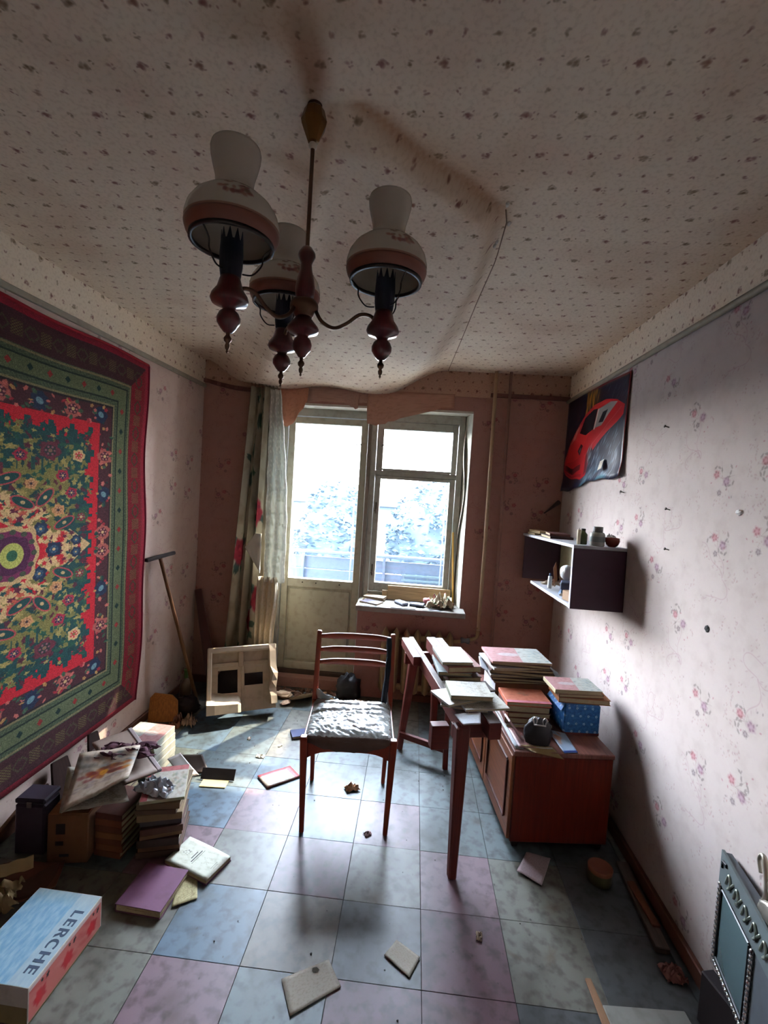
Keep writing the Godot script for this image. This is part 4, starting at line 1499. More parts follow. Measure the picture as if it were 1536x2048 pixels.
# ---------------------------------------------------------------- books and papers
func book(n: String, w: float, t: float, d: float, col: Color, soft := false, parent: Node = self, print_key := "") -> Node3D:
	# lies flat, its base at y = 0, its spine towards -x
	var o := Node3D.new()
	o.name = numbered(n) if parent == self else n
	parent.add_child(o, true)
	var bt := 0.0012 if soft else 0.0028
	var ov := 0.0 if soft else 0.003
	var st := nst()
	bx(st, Vector3(-w * 0.5, 0, -d * 0.5), Vector3(w * 0.5, bt, d * 0.5), 0.0006)
	bx(st, Vector3(-w * 0.5, t - bt, -d * 0.5), Vector3(w * 0.5, t, d * 0.5), 0.0006)
	bx(st, Vector3(-w * 0.5 - 0.001, 0.0004, -d * 0.5), Vector3(-w * 0.5 + bt, t - 0.0004, d * 0.5), 0.001)
	obj("cover", st, paint(col, 0.65), o)
	st = nst()
	var h := t - bt * 2.0
	var layers := clampi(int(h / 0.006), 1, 4)
	for k in layers:   # sections of the block, slightly out of line
		var e := ov + rng.randf_range(0.0, 0.0018)
		bx(st, Vector3(-w * 0.5 + bt, bt + h * k / layers, -d * 0.5 + e), Vector3(w * 0.5 - e, bt + h * (k + 1) / layers, d * 0.5 - e), 0.0004)
	obj("pages", st, mk("pages", C(180, 164, 132), 0.95, "dust", 6.0), o)
	if print_key != "":
		st = nst()
		var y := t + 0.0004
		quad(st, Vector3(-w * 0.5 + 0.001, y, -d * 0.5 + 0.001), Vector3(w * 0.5 - 0.001, y, -d * 0.5 + 0.001), Vector3(w * 0.5 - 0.001, y, d * 0.5 - 0.001), Vector3(-w * 0.5 + 0.001, y, d * 0.5 - 0.001), Vector3.UP)
		obj("cover_print", st, mk("print_" + print_key, C(180, 180, 178), 0.6, print_key), o)
	return o

const ORD := ["topmost", "second from the top", "third from the top", "fourth from the top", "fifth from the top", "sixth from the top", "seventh from the top", "eighth from the top", "ninth from the top", "tenth from the top", "eleventh from the top", "twelfth from the top"]

func pile(base: Vector3, turn: float, items: Array, where: String, group: String, jitter := 6.0, slip := 0.008) -> float:
	# items from the bottom up: [width, thickness, depth, colour, description, print, extra turn, dx, dz]
	var y := base.y
	var n := items.size()
	for i in n:
		var it: Array = items[i]
		var soft: bool = it[1] < 0.014
		var kind: String = "book" if not soft else "booklet"
		var o := book(kind, it[0], it[1], it[2], it[3], soft, self, it[5] if it.size() > 5 else "")
		var ex: float = it[6] if it.size() > 6 else 0.0
		var off := Vector3(it[7] if it.size() > 7 else 0.0, 0, it[8] if it.size() > 8 else 0.0)
		off += Vector3(rng.randf_range(-slip, slip), 0, rng.randf_range(-slip, slip))
		o.position = Vector3(base.x, y, base.z) + Basis(Vector3.UP, deg_to_rad(turn)) * off
		o.rotation.y = deg_to_rad(turn + ex + rng.randf_range(-jitter, jitter))
		var ord: String = "lowest" if i == 0 and n > 1 else ORD[n - 1 - i]
		tag(o, "%s, %s of the %s" % [it[4], ord, where], kind, group)
		y += it[1] + 0.0006
	return y

func leaf4(n: String, a: Vector3, b: Vector3, c: Vector3, d: Vector3, th: float, m: Material, curl: float, label: String, cat: String, group := "", waves := 1.0) -> Node3D:
	# a sheet or thin booklet between four corners: a-b is its upper edge, d-c its lower one
	var o := thing(n, label, cat, (a + b + c + d) * 0.25, 0.0, group)
	var st := nst(true)
	var m0 := o.position
	sheet(st, func(u: float, v: float) -> Vector3:
		var p := a.lerp(b, u).lerp(d.lerp(c, u), v) - m0
		p.y += th * 0.5 + curl * (absf(sin(u * PI * waves + 0.6)) * 0.5 + pow(absf(v - 0.5) * 2.0, 2.0) * 0.5)
		return p, 10, 10, th)
	obj("sheet", st, m, o)
	return o

# ---------------------------------------------------------------- chair, table frame, cabinet, wall shelf
func build_furniture() -> void:
	var red := wood(C(150, 62, 36), 0.4)
	var dusty := wood(C(150, 128, 116), 0.8)
	# --- chair, its front towards the camera
	var ch := thing("chair", "worn wooden chair with a plastic-wrapped seat in the middle of the floor", "chair", Vector3(-0.249, 0, -2.262), 5.5)
	var st: SurfaceTool
	for s in [-1, 1]:
		st = nst()
		beam(st, Vector3(s * 0.206, 0.452, 0.19), Vector3(s * 0.193, 0.0, 0.195), 0.034, 0.034, 0.021, 0.021, Vector3.BACK, 0.004)
		obj("leg", st, red, ch)
		st = nst()
		beam(st, Vector3(s * 0.203, 0.45, -0.195), Vector3(s * 0.193, 0.0, -0.185), 0.028, 0.034, 0.020, 0.022, Vector3.BACK, 0.004)
		beam(st, Vector3(s * 0.203, 0.448, -0.195), Vector3(s * 0.200, 0.815, -0.225), 0.028, 0.034, 0.024, 0.024, Vector3.BACK, 0.004)
		obj("back_post", st, red, ch)
		st = nst()
		beam(st, Vector3(s * 0.204, 0.405, 0.18), Vector3(s * 0.202, 0.405, -0.19), 0.018, 0.06, 0.018, 0.06, Vector3.UP, 0.003)
		obj("seat_rail", st, red, ch)
	# front apron arched below
	for z in [0.185, -0.19]:
		st = nst()
		var rings := []
		for k in 13:
			var x := lerpf(-0.19, 0.19, k / 12.0)
			var e: float = absf(x) / 0.19
			var lo: float = 0.385 - 0.035 * pow(e, 4.0)
			rings.append(PackedVector3Array([Vector3(x, lo, z - 0.009), Vector3(x, 0.436, z - 0.009), Vector3(x, 0.436, z + 0.009), Vector3(x, lo, z + 0.009)]))
		loft(st, rings)
		obj("apron", st, red, ch)
	# three bowed back slats, thinner at their ends, dusty on top
	for k in 3:
		st = nst(true)
		var y0: float = [0.786, 0.715, 0.648][k]
		var rings := []
		var tops := []
		for q in 17:
			var x := lerpf(-0.195, 0.195, q / 16.0)
			var e: float = absf(x) / 0.195
			var hh := lerpf(0.030, 0.019, smoothstep(0.55, 1.0, e))
			var z := -0.222 + (0.815 - y0) * 0.08 - 0.022 * (1.0 - e * e)
			rings.append(PackedVector3Array([Vector3(x, y0 - hh * 0.5, z - 0.006), Vector3(x, y0 + hh * 0.5, z - 0.007), Vector3(x, y0 + hh * 0.5, z + 0.007), Vector3(x, y0 - hh * 0.5, z + 0.006)]))
			tops.append(PackedVector3Array([Vector3(x, y0 + hh * 0.5, z - 0.0065), Vector3(x, y0 + hh * 0.5 + 0.0012, z - 0.0065), Vector3(x, y0 + hh * 0.5 + 0.0012, z + 0.0065), Vector3(x, y0 + hh * 0.5, z + 0.0065)]))
		loft(st, rings, true, 0.03)
		var sl := obj("back_slat", st, red, ch)
		st = nst()
		loft(st, tops)
		obj("dust_layer", st, paint(C(168, 152, 150), 0.95), sl)
	# seat pad wrapped in crumpled plastic
	st = nst(true)
	var cn := noise3(1.0, 140, 3)
	sheet(st, func(u: float, v: float) -> Vector3:
		var x := (u - 0.5) * 0.405
		var z := (v - 0.5) * 0.395
		var e := pow(maxf(absf(u - 0.5), absf(v - 0.5)) * 2.0, 6.0)
		var y := 0.466 - 0.030 * e
		y += 0.010 * absf(cn.get_noise_2d(u * 3.0, v * 9.0)) + 0.009 * absf(cn.get_noise_2d(u * 9.0 + 30.0, v * 16.0)) + 0.006 * cn.get_noise_2d(u * 20.0, v * 24.0)
		for f in [[0.20, 0.014, 0.05], [0.37, 0.013, -0.07], [0.46, 0.008, 0.06]]:   # cords drawn tight across
			var q: float = v - f[0] - f[2] * (u - 0.5) - 0.02 * sin(u * 5.0)
			y -= f[1] * exp(-q * q / 0.00022)
		return Vector3(x, y, z + 0.002), 46, 46, 0.002)
	var wrap := mk("plastic_wrap", C(160, 162, 158), 0.28, "dust", 5.0)
	wrap.clearcoat_enabled = true
	wrap.clearcoat = 0.5
	wrap.clearcoat_roughness = 0.25
	var pad := obj("seat_cover", st, wrap, ch)
	st = nst(true)   # underside of the pad with its brown cloth drooping over the front
	var rr := []
	for k in 15:
		var x := lerpf(-0.195, 0.195, k / 14.0)
		var e: float = absf(x) / 0.195
		var dip := 0.043 * (1.0 - pow(e, 2.4)) + 0.004 * sin(x * 90.0)
		rr.append(PackedVector3Array([Vector3(x, 0.445 - dip * 0.2, -0.185), Vector3(x, 0.452, 0.17), Vector3(x, 0.452, 0.200), Vector3(x, 0.432 - dip, 0.2005), Vector3(x, 0.430 - dip, 0.188), Vector3(x, 0.405, -0.185)]))
	loft(st, rr)
	obj("seat_pad", st, paint(C(98, 78, 70), 0.9), ch)
	st = nst(true)   # torn corner of plastic standing up at the back left, another at the right
	sheet(st, func(u: float, v: float) -> Vector3: return Vector3(-0.195 + 0.10 * u, 0.455 + 0.06 * (1.0 - v) * (1.0 - u * u) + 0.006 * sin(u * 9.0), -0.17 - 0.02 * v + 0.02 * sin(u * 4.0)), 10, 6, 0.001)
	obj("torn_plastic", st, wrap, pad)
	st = nst(true)
	sheet(st, func(u: float, v: float) -> Vector3: return Vector3(0.185 + 0.012 * u, 0.45 + 0.07 * (1.0 - v) * (1.0 - u), -0.16 + 0.02 * u), 5, 5, 0.001)
	obj("torn_plastic", st, wrap, pad)
	# dark cloth strap tied to the right back post
	st = nst(true)
	rr = []
	for k in 15:
		var v := k / 14.0
		var y := lerpf(0.80, 0.40, v)
		var w := 0.026 + 0.006 * v + 0.003 * sin(v * 20.0)
		var x := 0.178 + 0.006 * sin(v * 5.0) - 0.004 * v
		var z := -0.205 + 0.05 * v * v + 0.004 * sin(v * 14.0)
		rr.append(PackedVector3Array([Vector3(x - w * 0.5, y, z), Vector3(x - w * 0.3, y, z + 0.010), Vector3(x + w * 0.2, y, z + 0.013), Vector3(x + w * 0.5, y, z + 0.003), Vector3(x + w * 0.3, y, z - 0.003), Vector3(x - w * 0.3, y, z - 0.003)]))
	loft(st, rr)
	part_label(obj("strap", st, paint(C(30, 36, 46), 0.95), ch), "dark cloth strap on the right back post")

	# --- narrow frame of a gate-leg table without its top
	var dark := wood(C(110, 48, 42), 0.5)
	var tb := thing("table_frame", "narrow wooden table frame without top, books lying on its rails", "table")
	var A := Vector3(0.232, 0.0, -1.89)    # near left leg foot
	var B := Vector3(0.012, 0.0, -2.83)    # far left leg foot
	var ax := (B - A).normalized()
	var rt := Vector3(-ax.z, 0, ax.x)      # towards the right
	st = nst()
	beam(st, A + Vector3(0.022, 0, 0), A + Vector3(0.02, 0.655, 0), 0.034, 0.036, 0.058, 0.056, ax, 0.006)
	obj("leg", st, dark, tb)
	st = nst()
	beam(st, B + Vector3(-0.01, 0, 0.01), B + Vector3(0.045, 0.58, 0.0), 0.034, 0.036, 0.055, 0.05, ax, 0.006)
	obj("leg", st, dark, tb)
	st = nst()
	beam(st, B + rt * 0.20, B + rt * 0.19 + Vector3(0, 0.60, 0), 0.032, 0.034, 0.05, 0.05, ax, 0.006)
	obj("leg", st, dark, tb)
	# long rails, dust on top
	for s in 2:
		var o: Vector3 = rt * [0.028, 0.155][s]
		st = nst()
		beam(st, A + o + Vector3(0, 0.635, 0) - ax * 0.03, B + o + Vector3(0, 0.655, 0) + ax * 0.04, 0.030 if s == 0 else 0.055, 0.07, -1, -1, Vector3.UP, 0.003)
		var rl := obj("long_rail", st, dark, tb)
		st = nst()
		beam(st, A + o + Vector3(0, 0.6712, 0) - ax * 0.028, B + o + Vector3(0, 0.6912, 0) + ax * 0.038, 0.027 if s == 0 else 0.052, 0.0016, -1, -1, Vector3.UP, 0.0004)
		obj("dust_layer", st, paint(C(130, 123, 120), 0.95), rl)
	# short blocks beside the rails at the far end
	for s in 2:
		var o: Vector3 = rt * [-0.012, 0.205][s]
		st = nst()
		beam(st, B + o + Vector3(0, 0.662, 0) - ax * [0.30, 0.14][s], B + o + Vector3(0, 0.664, 0) + ax * 0.03, 0.042, 0.05, -1, -1, Vector3.UP, 0.003)
		var rl := obj("rail_block", st, dark, tb)
		st = nst()
		beam(st, B + o + Vector3(0, 0.688, 0) - ax * ([0.30, 0.14][s] - 0.002), B + o + Vector3(0, 0.690, 0) + ax * 0.028, 0.039, 0.0016, -1, -1, Vector3.UP, 0.0004)
		obj("dust_layer", st, paint(C(130, 123, 120), 0.95), rl)
	# cross pieces
	st = nst()
	beam(st, A + rt * 0.0 + ax * 0.06 + Vector3(0, 0.60, 0), A + rt * 0.20 + ax * 0.06 + Vector3(0, 0.60, 0), 0.03, 0.06)
	obj("cross_rail", st, dark, tb)
	st = nst()
	beam(st, B + rt * -0.02 - ax * 0.03 + Vector3(0, 0.585, 0), B + rt * 0.22 - ax * 0.03 + Vector3(0, 0.585, 0), 0.03, 0.07)
	obj("cross_rail", st, dark, tb)
	# the block under the near end and the folded gate with its low bar
	st = nst()
	beam(st, A + rt * -0.05 + ax * 0.20 + Vector3(0, 0.50, 0), A + rt * 0.03 + ax * 0.20 + Vector3(0, 0.50, 0), 0.05, 0.11)
	obj("hinge_block", st, dark, tb)
	st = nst()
	beam(st, Vector3(0.275, 0.0, -2.66), Vector3(0.262, 0.60, -2.66), 0.030, 0.030)
	beam(st, Vector3(0.0, 0.105, -2.80), Vector3(0.272, 0.105, -2.672), 0.026, 0.034)
	obj("gate_leg", st, dark, tb)
	# books across the rails
	var mid := A + ax * 0.46 + rt * 0.115
	var yb := 0.693
	yb = pile(mid + Vector3(0, 0.686, 0), 12.0, [
		[0.17, 0.026, 0.24, C(86, 52, 40), "thick brown book", "", 3.0, 0.03, 0.01],
		[0.165, 0.020, 0.235, C(120, 128, 128), "grey-green book", "", -5.0, 0.0, 0.0],
		[0.17, 0.028, 0.24, C(112, 54, 38), "red-brown book", "", 2.0, 0.024, 0.0],
		[0.155, 0.016, 0.225, C(150, 150, 140), "dusty white book", "", 0.0, 0.0, -0.01]], "pile on the table frame's middle", "books on the table frame", 2.0, 0.004)
	var nb := A + ax * 0.135 + rt * 0.10
	pile(nb + Vector3(0, 0.681, 0), 8.0, [
		[0.20, 0.008, 0.15, C(206, 208, 210), "white booklet", "page", -14.0, -0.02, 0.0],
		[0.20, 0.009, 0.15, C(196, 200, 204), "pale stapled booklet", "page", 9.0, 0.05, 0.02],
		[0.17, 0.010, 0.15, C(196, 196, 190), "bent white booklet", "page", 24.0, -0.06, -0.01],
		[0.185, 0.022, 0.155, C(150, 152, 132), "pale green-patterned book", "red_cover" if false else "page", -4.0, 0.0, -0.03]], "heap on the near table end", "papers on the near end of the table frame", 3.0, 0.006)
	leaf4("folded_paper", A + Vector3(-0.01, 0.676, -0.03), A + Vector3(0.10, 0.684, -0.05), A + Vector3(0.09, 0.677, 0.03), A + Vector3(0.02, 0.675, 0.05), 0.004, mk("whitepaper", C(184, 186, 190), 0.7, "dust", 2.0), 0.004, "small folded white paper on top of the near table leg", "paper")
	var fb := A + ax * 0.27 + rt * 0.13
	leaf4("open_booklet", fb + rt * -0.10 + ax * 0.06 + Vector3(0, 0.682, 0), fb + rt * 0.12 + ax * 0.06 + Vector3(0, 0.682, 0), fb + rt * 0.13 - ax * 0.05 + Vector3(0, 0.682, 0), fb + rt * -0.11 - ax * 0.05 + Vector3(0, 0.682, 0), 0.006, paint(C(86, 74, 70), 0.8), 0.012, "dark flattened booklet lying across the table rails between two book heaps", "booklet")
	# a pinch of dark rubble on the far rail
	st = nst()
	for k in 7:
		lump(st, Vector3(rng.randf_range(-0.03, 0.03), 0.004, rng.randf_range(-0.012, 0.012)), Vector3(0.009, 0.005, 0.007), 500 + k, 0.5, 5, 7)
	var gr := obj("crumbs", st, paint(C(60, 52, 48)))
	gr.position = B + rt * 0.155 - ax * 0.16 + Vector3(0, 0.691, 0)
	tag(gr, "small dark crumbs on the far end of the table rail", "rubble")
	gr.set_meta("kind", "stuff")

	# --- low cabinet by the right wall
	var cb := thing("cabinet", "low red-brown cabinet by the right wall, piled with books and boxes", "cabinet", Vector3(0.53, 0, -2.085), 6.0)
	var cw := wood(C(112, 38, 24), 0.35)
	var cl := wood(C(150, 92, 62), 0.4)
	st = nst()
	bx(st, Vector3(0.0, 0.035, -0.86), Vector3(0.45, 0.44, 0.0), 0.003)
	obj("body", st, cw, cb)
	st = nst()
	bx(st, Vector3(-0.012, 0.44, -0.87), Vector3(0.452, 0.462, 0.008), 0.003)
	obj("top", st, wood(C(128, 82, 72), 0.5), cb)
	for k in 2:
		st = nst()
		var z1 := -0.006 - 0.43 * k
		bx(st, Vector3(-0.016, 0.045, z1 - 0.42), Vector3(0.0, 0.436, z1), 0.003)
		var dr := obj("door", st, cl, cb)
		st = nst()   # raised moulding round the panel
		var f := [Vector3(-0.019, 0.12, z1 - 0.05), Vector3(-0.019, 0.39, z1 - 0.05), Vector3(-0.019, 0.39, z1 - 0.37), Vector3(-0.019, 0.12, z1 - 0.37)]
		for q in 4:
			beam(st, f[q], f[(q + 1) % 4], 0.014, 0.010, 0.014, 0.010, Vector3.RIGHT, 0.003)
		obj("moulding", st, wood(C(92, 40, 26), 0.4), dr)
	for q in [Vector3(0.03, 0, -0.03), Vector3(0.42, 0, -0.03), Vector3(0.03, 0, -0.82), Vector3(0.42, 0, -0.82)]:
		st = nst()
		beam(st, q + Vector3(0, 0.036, 0), q, 0.036, 0.036, 0.026, 0.026)
		obj("foot", st, paint(C(40, 26, 24)), cb)

	# --- open shelf box on the right wall
	var sh := thing("wall_shelf", "open dark-ended wall shelf on the right wall below the poster", "shelf", Vector3(XR, 1.06, -2.375))
	sh.rotation_degrees.x = -2.0
	var dk := paint(C(58, 26, 44), 0.5)
	var pale := paint(C(188, 190, 196), 0.5)
	st = nst()
	bx(st, Vector3(-0.262, 0.0, -0.018), Vector3(-0.001, 0.305, 0.0), 0.002)
	obj("side_panel", st, dk, sh)
	st = nst()
	bx(st, Vector3(-0.262, 0.0, -1.045), Vector3(-0.001, 0.305, -1.028), 0.002)
	obj("side_panel", st, dk, sh)
	st = nst()
	bx(st, Vector3(-0.262, 0.305, -1.10), Vector3(-0.001, 0.322, 0.0), 0.002)
	obj("top_board", st, pale, sh)
	st = nst()
	bx(st, Vector3(-0.262, 0.0, -0.80), Vector3(-0.001, 0.017, -0.018), 0.002)
	obj("bottom_board", st, pale, sh)
	st = nst()
	bx(st, Vector3(-0.006, 0.017, -1.028), Vector3(-0.001, 0.305, -0.018), 0.0)
	obj("back_panel", st, paint(C(188, 182, 150), 0.8), sh)
	st = nst()
	bx(st, Vector3(-0.2635, 0.0, -0.0185), Vector3(-0.262, 0.322, 0.0005), 0.0)
	part_label(obj("edge_strip", st, paint(C(206, 200, 214), 0.4), sh), "pale edge strip of the near end")

# ---------------------------------------------------------------- the heap along the left wall
func build_left_pile() -> void:
	var st: SurfaceTool
	var brown := C(104, 62, 40)
	# the bare shoe box in front
	var sb := thing("shoe_box", "pale blue and red shoe box at the front left of the floor", "box", Vector3(-1.117, 0, -1.343), -1.0)
	var W := 0.232
	var D := 0.305
	var H := 0.12
	var card := paint(C(142, 124, 88), 0.9)
	st = nst()
	bx(st, Vector3(-W / 2 + 0.003, 0, -D / 2 + 0.003), Vector3(W / 2 - 0.003, H - 0.006, D / 2 - 0.003), 0.002)
	obj("body", st, card, sb)
	st = nst()
	bx(st, Vector3(-W / 2, H - 0.004, -D / 2), Vector3(W / 2, H, D / 2), 0.001)
	bx(st, Vector3(W / 2 - 0.002, 0.012, -D / 2), Vector3(W / 2, H - 0.004, D / 2), 0.0006)
	bx(st, Vector3(-W / 2, 0.06, D / 2 - 0.002), Vector3(W / 2, H - 0.004, D / 2), 0.0006)
	var lid := obj("lid", st, paint(C(208, 200, 188), 0.8), sb)
	st = nst()
	quad(st, Vector3(-W / 2 + 0.002, H + 0.0004, -D / 2 + 0.002), Vector3(W / 2 - 0.002, H + 0.0004, -D / 2 + 0.002), Vector3(W / 2 - 0.002, H + 0.0004, D / 2 - 0.002), Vector3(-W / 2 + 0.002, H + 0.0004, D / 2 - 0.002), Vector3.UP)
	obj("lid_print", st, mk("lid", C(206, 206, 206), 0.5, "lid"), lid)
	st = nst()
	quad(st, Vector3(W / 2 + 0.0004, H - 0.006, D / 2 - 0.004), Vector3(W / 2 + 0.0004, H - 0.006, -D / 2 + 0.004), Vector3(W / 2 + 0.0004, 0.014, -D / 2 + 0.004), Vector3(W / 2 + 0.0004, 0.014, D / 2 - 0.004), Vector3.RIGHT)
	obj("side_print", st, mk("lid_side", C(224, 214, 214), 0.5, "lid_side"), lid)
	var tm := TextMesh.new()
	tm.text = "LERCHE"
	var sf := SystemFont.new()
	sf.font_names = PackedStringArray(["Droid Sans"])
	sf.font_weight = 700
	tm.font = sf
	tm.font_size = 32
	tm.pixel_size = 0.00148
	tm.depth = 0.0004
	var te := MeshInstance3D.new()
	te.name = "lettering"
	te.mesh = tm
	te.material_override = mk("ink", C(52, 66, 84), 0.7)
	te.position = Vector3(W / 2 - 0.034, H + 0.0006, 0.012)
	te.transform.basis = Basis(Vector3(0, 0, 1.24), Vector3(1.0, 0, 0), Vector3(0, 1, 0))
	lid.add_child(te, true)
	# stack of white volumes nearest the mop
	var wl := []
	for k in 5:
		wl.append([0.215 - 0.002 * k, 0.037, 0.20, C(176, 176, 162), ["thick off-white volume", "thick white volume", "thick cream volume", "thick white volume", "thick white volume with washed pink cover"][k], "pale_cover" if k == 4 else "", 0, 0, 0])
	pile(Vector3(-1.378, 0, -2.40), 178.0, wl, "white stack by the left wall", "white volumes by the left wall", 1.6, 0.003)
	# ruffled stack with its edges to the light
	var rl := []
	var ths := [0.030, 0.022, 0.034, 0.018, 0.028, 0.024, 0.030, 0.020, 0.026, 0.013]
	var cols := [C(70, 46, 36), C(92, 60, 42), C(60, 44, 40), C(110, 84, 58), C(80, 52, 40), C(66, 58, 60), C(120, 96, 66), C(84, 60, 44), C(98, 78, 54), C(176, 172, 138)]
	var dsc := ["dark brown book", "worn brown book", "near-black book", "tan ruffled book", "dark red-brown book", "grey-brown book", "buff ruffled book", "brown ruffled book", "light brown book", "pale greenish booklet"]
	for k in 10:
		rl.append([0.232 + rng.randf_range(-0.010, 0.014), ths[k], 0.168 + rng.randf_range(-0.008, 0.010), cols[k], dsc[k], "red_cover" if k == 9 else "", rng.randf_range(-7, 7), 0, 0])
	var yb := pile(Vector3(-1.010, 0, -1.928), 108.0, rl, "ruffled stack behind the mauve book", "ruffled books at the right of the left heap", 3.0, 0.006)
	# brown stack between the carton and the ruffled stack
	var bl := []
	for k in 7:
		bl.append([0.18, 0.0265, 0.118, [C(112, 66, 40), C(124, 78, 50), C(104, 58, 36), C(132, 88, 56), C(98, 56, 36), C(116, 64, 40), C(84, 46, 34)][k], ["rust-brown book", "tan-brown book", "reddish brown book", "light brown book", "dark brown book", "chestnut brown book", "very dark brown book"][k], "", 0, 0, 0])
	pile(Vector3(-1.172, 0, -1.875), 88.0, bl, "brown stack beside the small carton", "brown books in the left heap", 2.0, 0.003)
	# a taller stack behind, which carries the magazines
	var pl_ := []
	for k in 8:
		pl_.append([0.20, 0.036, 0.17, [C(72, 48, 40), C(92, 70, 54), C(60, 40, 40), C(84, 66, 58)][k % 4], ["dark bound volume", "brown bound volume", "blackish bound volume", "faded bound volume"][k % 4], "", 0, 0, 0])
	pile(Vector3(-1.345, 0, -2.05), 92.0, pl_, "tall stack under the magazines", "volumes under the magazines", 3.0, 0.004)
	# small carton with dark printed marks
	var ct := thing("carton", "small brown carton with dark printed marks under the magazine", "carton", Vector3(-1.325, 0, -1.795), 11.0)
	st = nst()
	bx(st, Vector3(-0.078, 0, -0.062), Vector3(0.078, 0.207, 0.062), 0.004)
	var cb := obj("body", st, paint(C(112, 74, 48), 0.9), ct)
	st = nst()
	bx(st, Vector3(-0.076, 0.207, -0.06), Vector3(0.076, 0.210, -0.001), 0.001)
	bx(st, Vector3(-0.076, 0.207, 0.001), Vector3(0.076, 0.210, 0.06), 0.001)
	obj("flaps", st, paint(C(140, 90, 56), 0.9), ct)
	for q in [[-0.045, 0.125, 0.035, 0.044], [-0.046, 0.078, 0.03, 0.018], [-0.03, 0.03, 0.036, 0.012]]:
		st = nst()
		bx(st, Vector3(q[0], q[1], 0.0618), Vector3(q[0] + q[2], q[1] + q[3], 0.0624), 0.0)
		obj("printed_mark", st, mk("mark", C(44, 36, 38), 0.9), cb)
	# dark violet case standing by the wall
	var vc := thing("case", "dark violet upright case left of the small carton", "case", Vector3(-1.497, 0, -1.80), 4.0)
	st = nst()
	bx(st, Vector3(-0.062, 0, -0.05), Vector3(0.062, 0.215, 0.05), 0.008)
	obj("body", st, paint(C(56, 40, 54), 0.7), vc)
	st = nst()
	bx(st, Vector3(-0.063, 0.217, -0.051), Vector3(0.063, 0.240, 0.051), 0.008)
	obj("lid", st, paint(C(50, 36, 50), 0.7), vc)
	st = nst()
	bx(st, Vector3(-0.010, 0.205, 0.050), Vector3(0.010, 0.228, 0.054), 0.002)
	obj("clasp", st, metal(C(120, 110, 104), 0.5), vc)
	# flattened carton and broken boards
	var fc := thing("flattened_carton", "crushed dark brown carton behind the shoe box", "carton", Vector3(-1.395, 0, -1.60), 26.0)
	st = nst(true)
	sheet(st, func(u: float, v: float) -> Vector3: return Vector3((u - 0.5) * 0.26, 0.046 + 0.02 * sin(u * 5.0 + v * 2.0) - 0.02 * v, (v - 0.5) * 0.14), 10, 8, 0.004)
	obj("top_layer", st, paint(C(96, 58, 42), 0.9), fc)
	st = nst()
	cbox(st, T(0, 0.014, 0), Vector3(0.24, 0.028, 0.13), 0.006)
	obj("bottom_layer", st, paint(C(82, 50, 38), 0.9), fc)
	var lab := ["dark broken board leaning on the wall, nearest the rug corner", "shorter dark board leaning behind the violet case", "dark splintered board leaning behind the magazines"]
	for k in 3:
		var p: Vector3 = [Vector3(-1.56, 0, -2.05), Vector3(-1.525, 0, -1.93), Vector3(-1.52, 0, -2.22)][k]
		var top: Vector3 = [Vector3(-0.07, 0.20, -0.03), Vector3(-0.07, 0.15, 0.02), Vector3(-0.08, 0.235, -0.05)][k]
		st = nst()
		beam(st, Vector3(0, 0, 0), top, [0.16, 0.13, 0.15][k], 0.016, [0.10, 0.12, 0.07][k], 0.012, Vector3(1, 0.25, 0), 0.003)
		var o := obj("board", st, wood([C(50, 28, 22), C(58, 34, 26), C(44, 26, 22)][k], 1.0))
		o.position = p
		tag(o, lab[k], "board", "broken boards by the left wall")
	st = nst()
	beam(st, Vector3(0, 0.012, 0.23), Vector3(0.0, 0.17, -0.21), 0.016, 0.030, -1, -1, Vector3.UP, 0.003)
	var la := obj("lath", st, wood(C(110, 72, 50), 0.7))
	la.position = Vector3(-1.595, 0, -1.70)
	tag(la, "long brown lath sloping along the foot of the left wall", "lath")
	# newspaper-coloured magazine sprawled over the carton
	leaf4("magazine", Vector3(-1.395, 0.345, -1.90), Vector3(-1.165, 0.365, -1.975), Vector3(-1.119, 0.318, -1.817), Vector3(-1.296, 0.25, -1.672), 0.006, mk("magazine", Color.WHITE, 0.6, "magazine"), 0.010, "faded colour magazine sprawled over the small carton", "magazine", "", 1.6)
	leaf4("newspaper", Vector3(-1.425, 0.30, -1.87), Vector3(-1.20, 0.285, -1.90), Vector3(-1.10, 0.232, -1.80), Vector3(-1.325, 0.226, -1.70), 0.004, mk("newsprint", C(186, 184, 182), 0.8, "page"), 0.012, "grey-white newspaper pages sticking out under the faded magazine", "newspaper", "", 2.0)
	leaf4("album", Vector3(-1.41, 0.335, -2.00), Vector3(-1.33, 0.325, -2.157), Vector3(-1.058, 0.278, -1.942), Vector3(-1.128, 0.300, -1.80), 0.012, paint(C(132, 112, 100), 0.6), 0.004, "large grey-brown album slanting down towards the ruffled stack", "album")
	st = nst()
	beam(st, Vector3(-1.335, 0.337, -2.163), Vector3(-1.052, 0.287, -1.944), 0.022, 0.016, -1, -1, Vector3.UP, 0.004)
	var sp := obj("album_spine", st, paint(C(150, 134, 134), 0.6))
	sp.get_parent().remove_child(sp)
	sp.name = "spine"
	var al := get_node("album")
	sp.position -= al.position
	al.add_child(sp)
	# crumpled violet cloth on top
	st = nst(true)
	crumpled(st, T(0, 0, 0, 12), 0.23, 0.115, 0.024, 61, 30, 22, 0.003)
	var cl := obj("cloth", st, paint(C(92, 58, 70), 0.9))
	cl.position = Vector3(-1.215, 0.343, -1.965)
	tag(cl, "crumpled dull violet cloth on top of the left heap", "cloth")
	# clear plastic bag
	st = nst(true)
	crumpled(st, T(0, 0, 0, -10), 0.15, 0.085, 0.034, 62, 26, 18, 0.001)
	var pb := StandardMaterial3D.new()
	pb.albedo_color = C(196, 202, 210)
	pb.roughness = 0.14
	pb.backlight_enabled = true
	pb.backlight = Color(0.5, 0.5, 0.5)
	pb.metallic_specular = 0.8
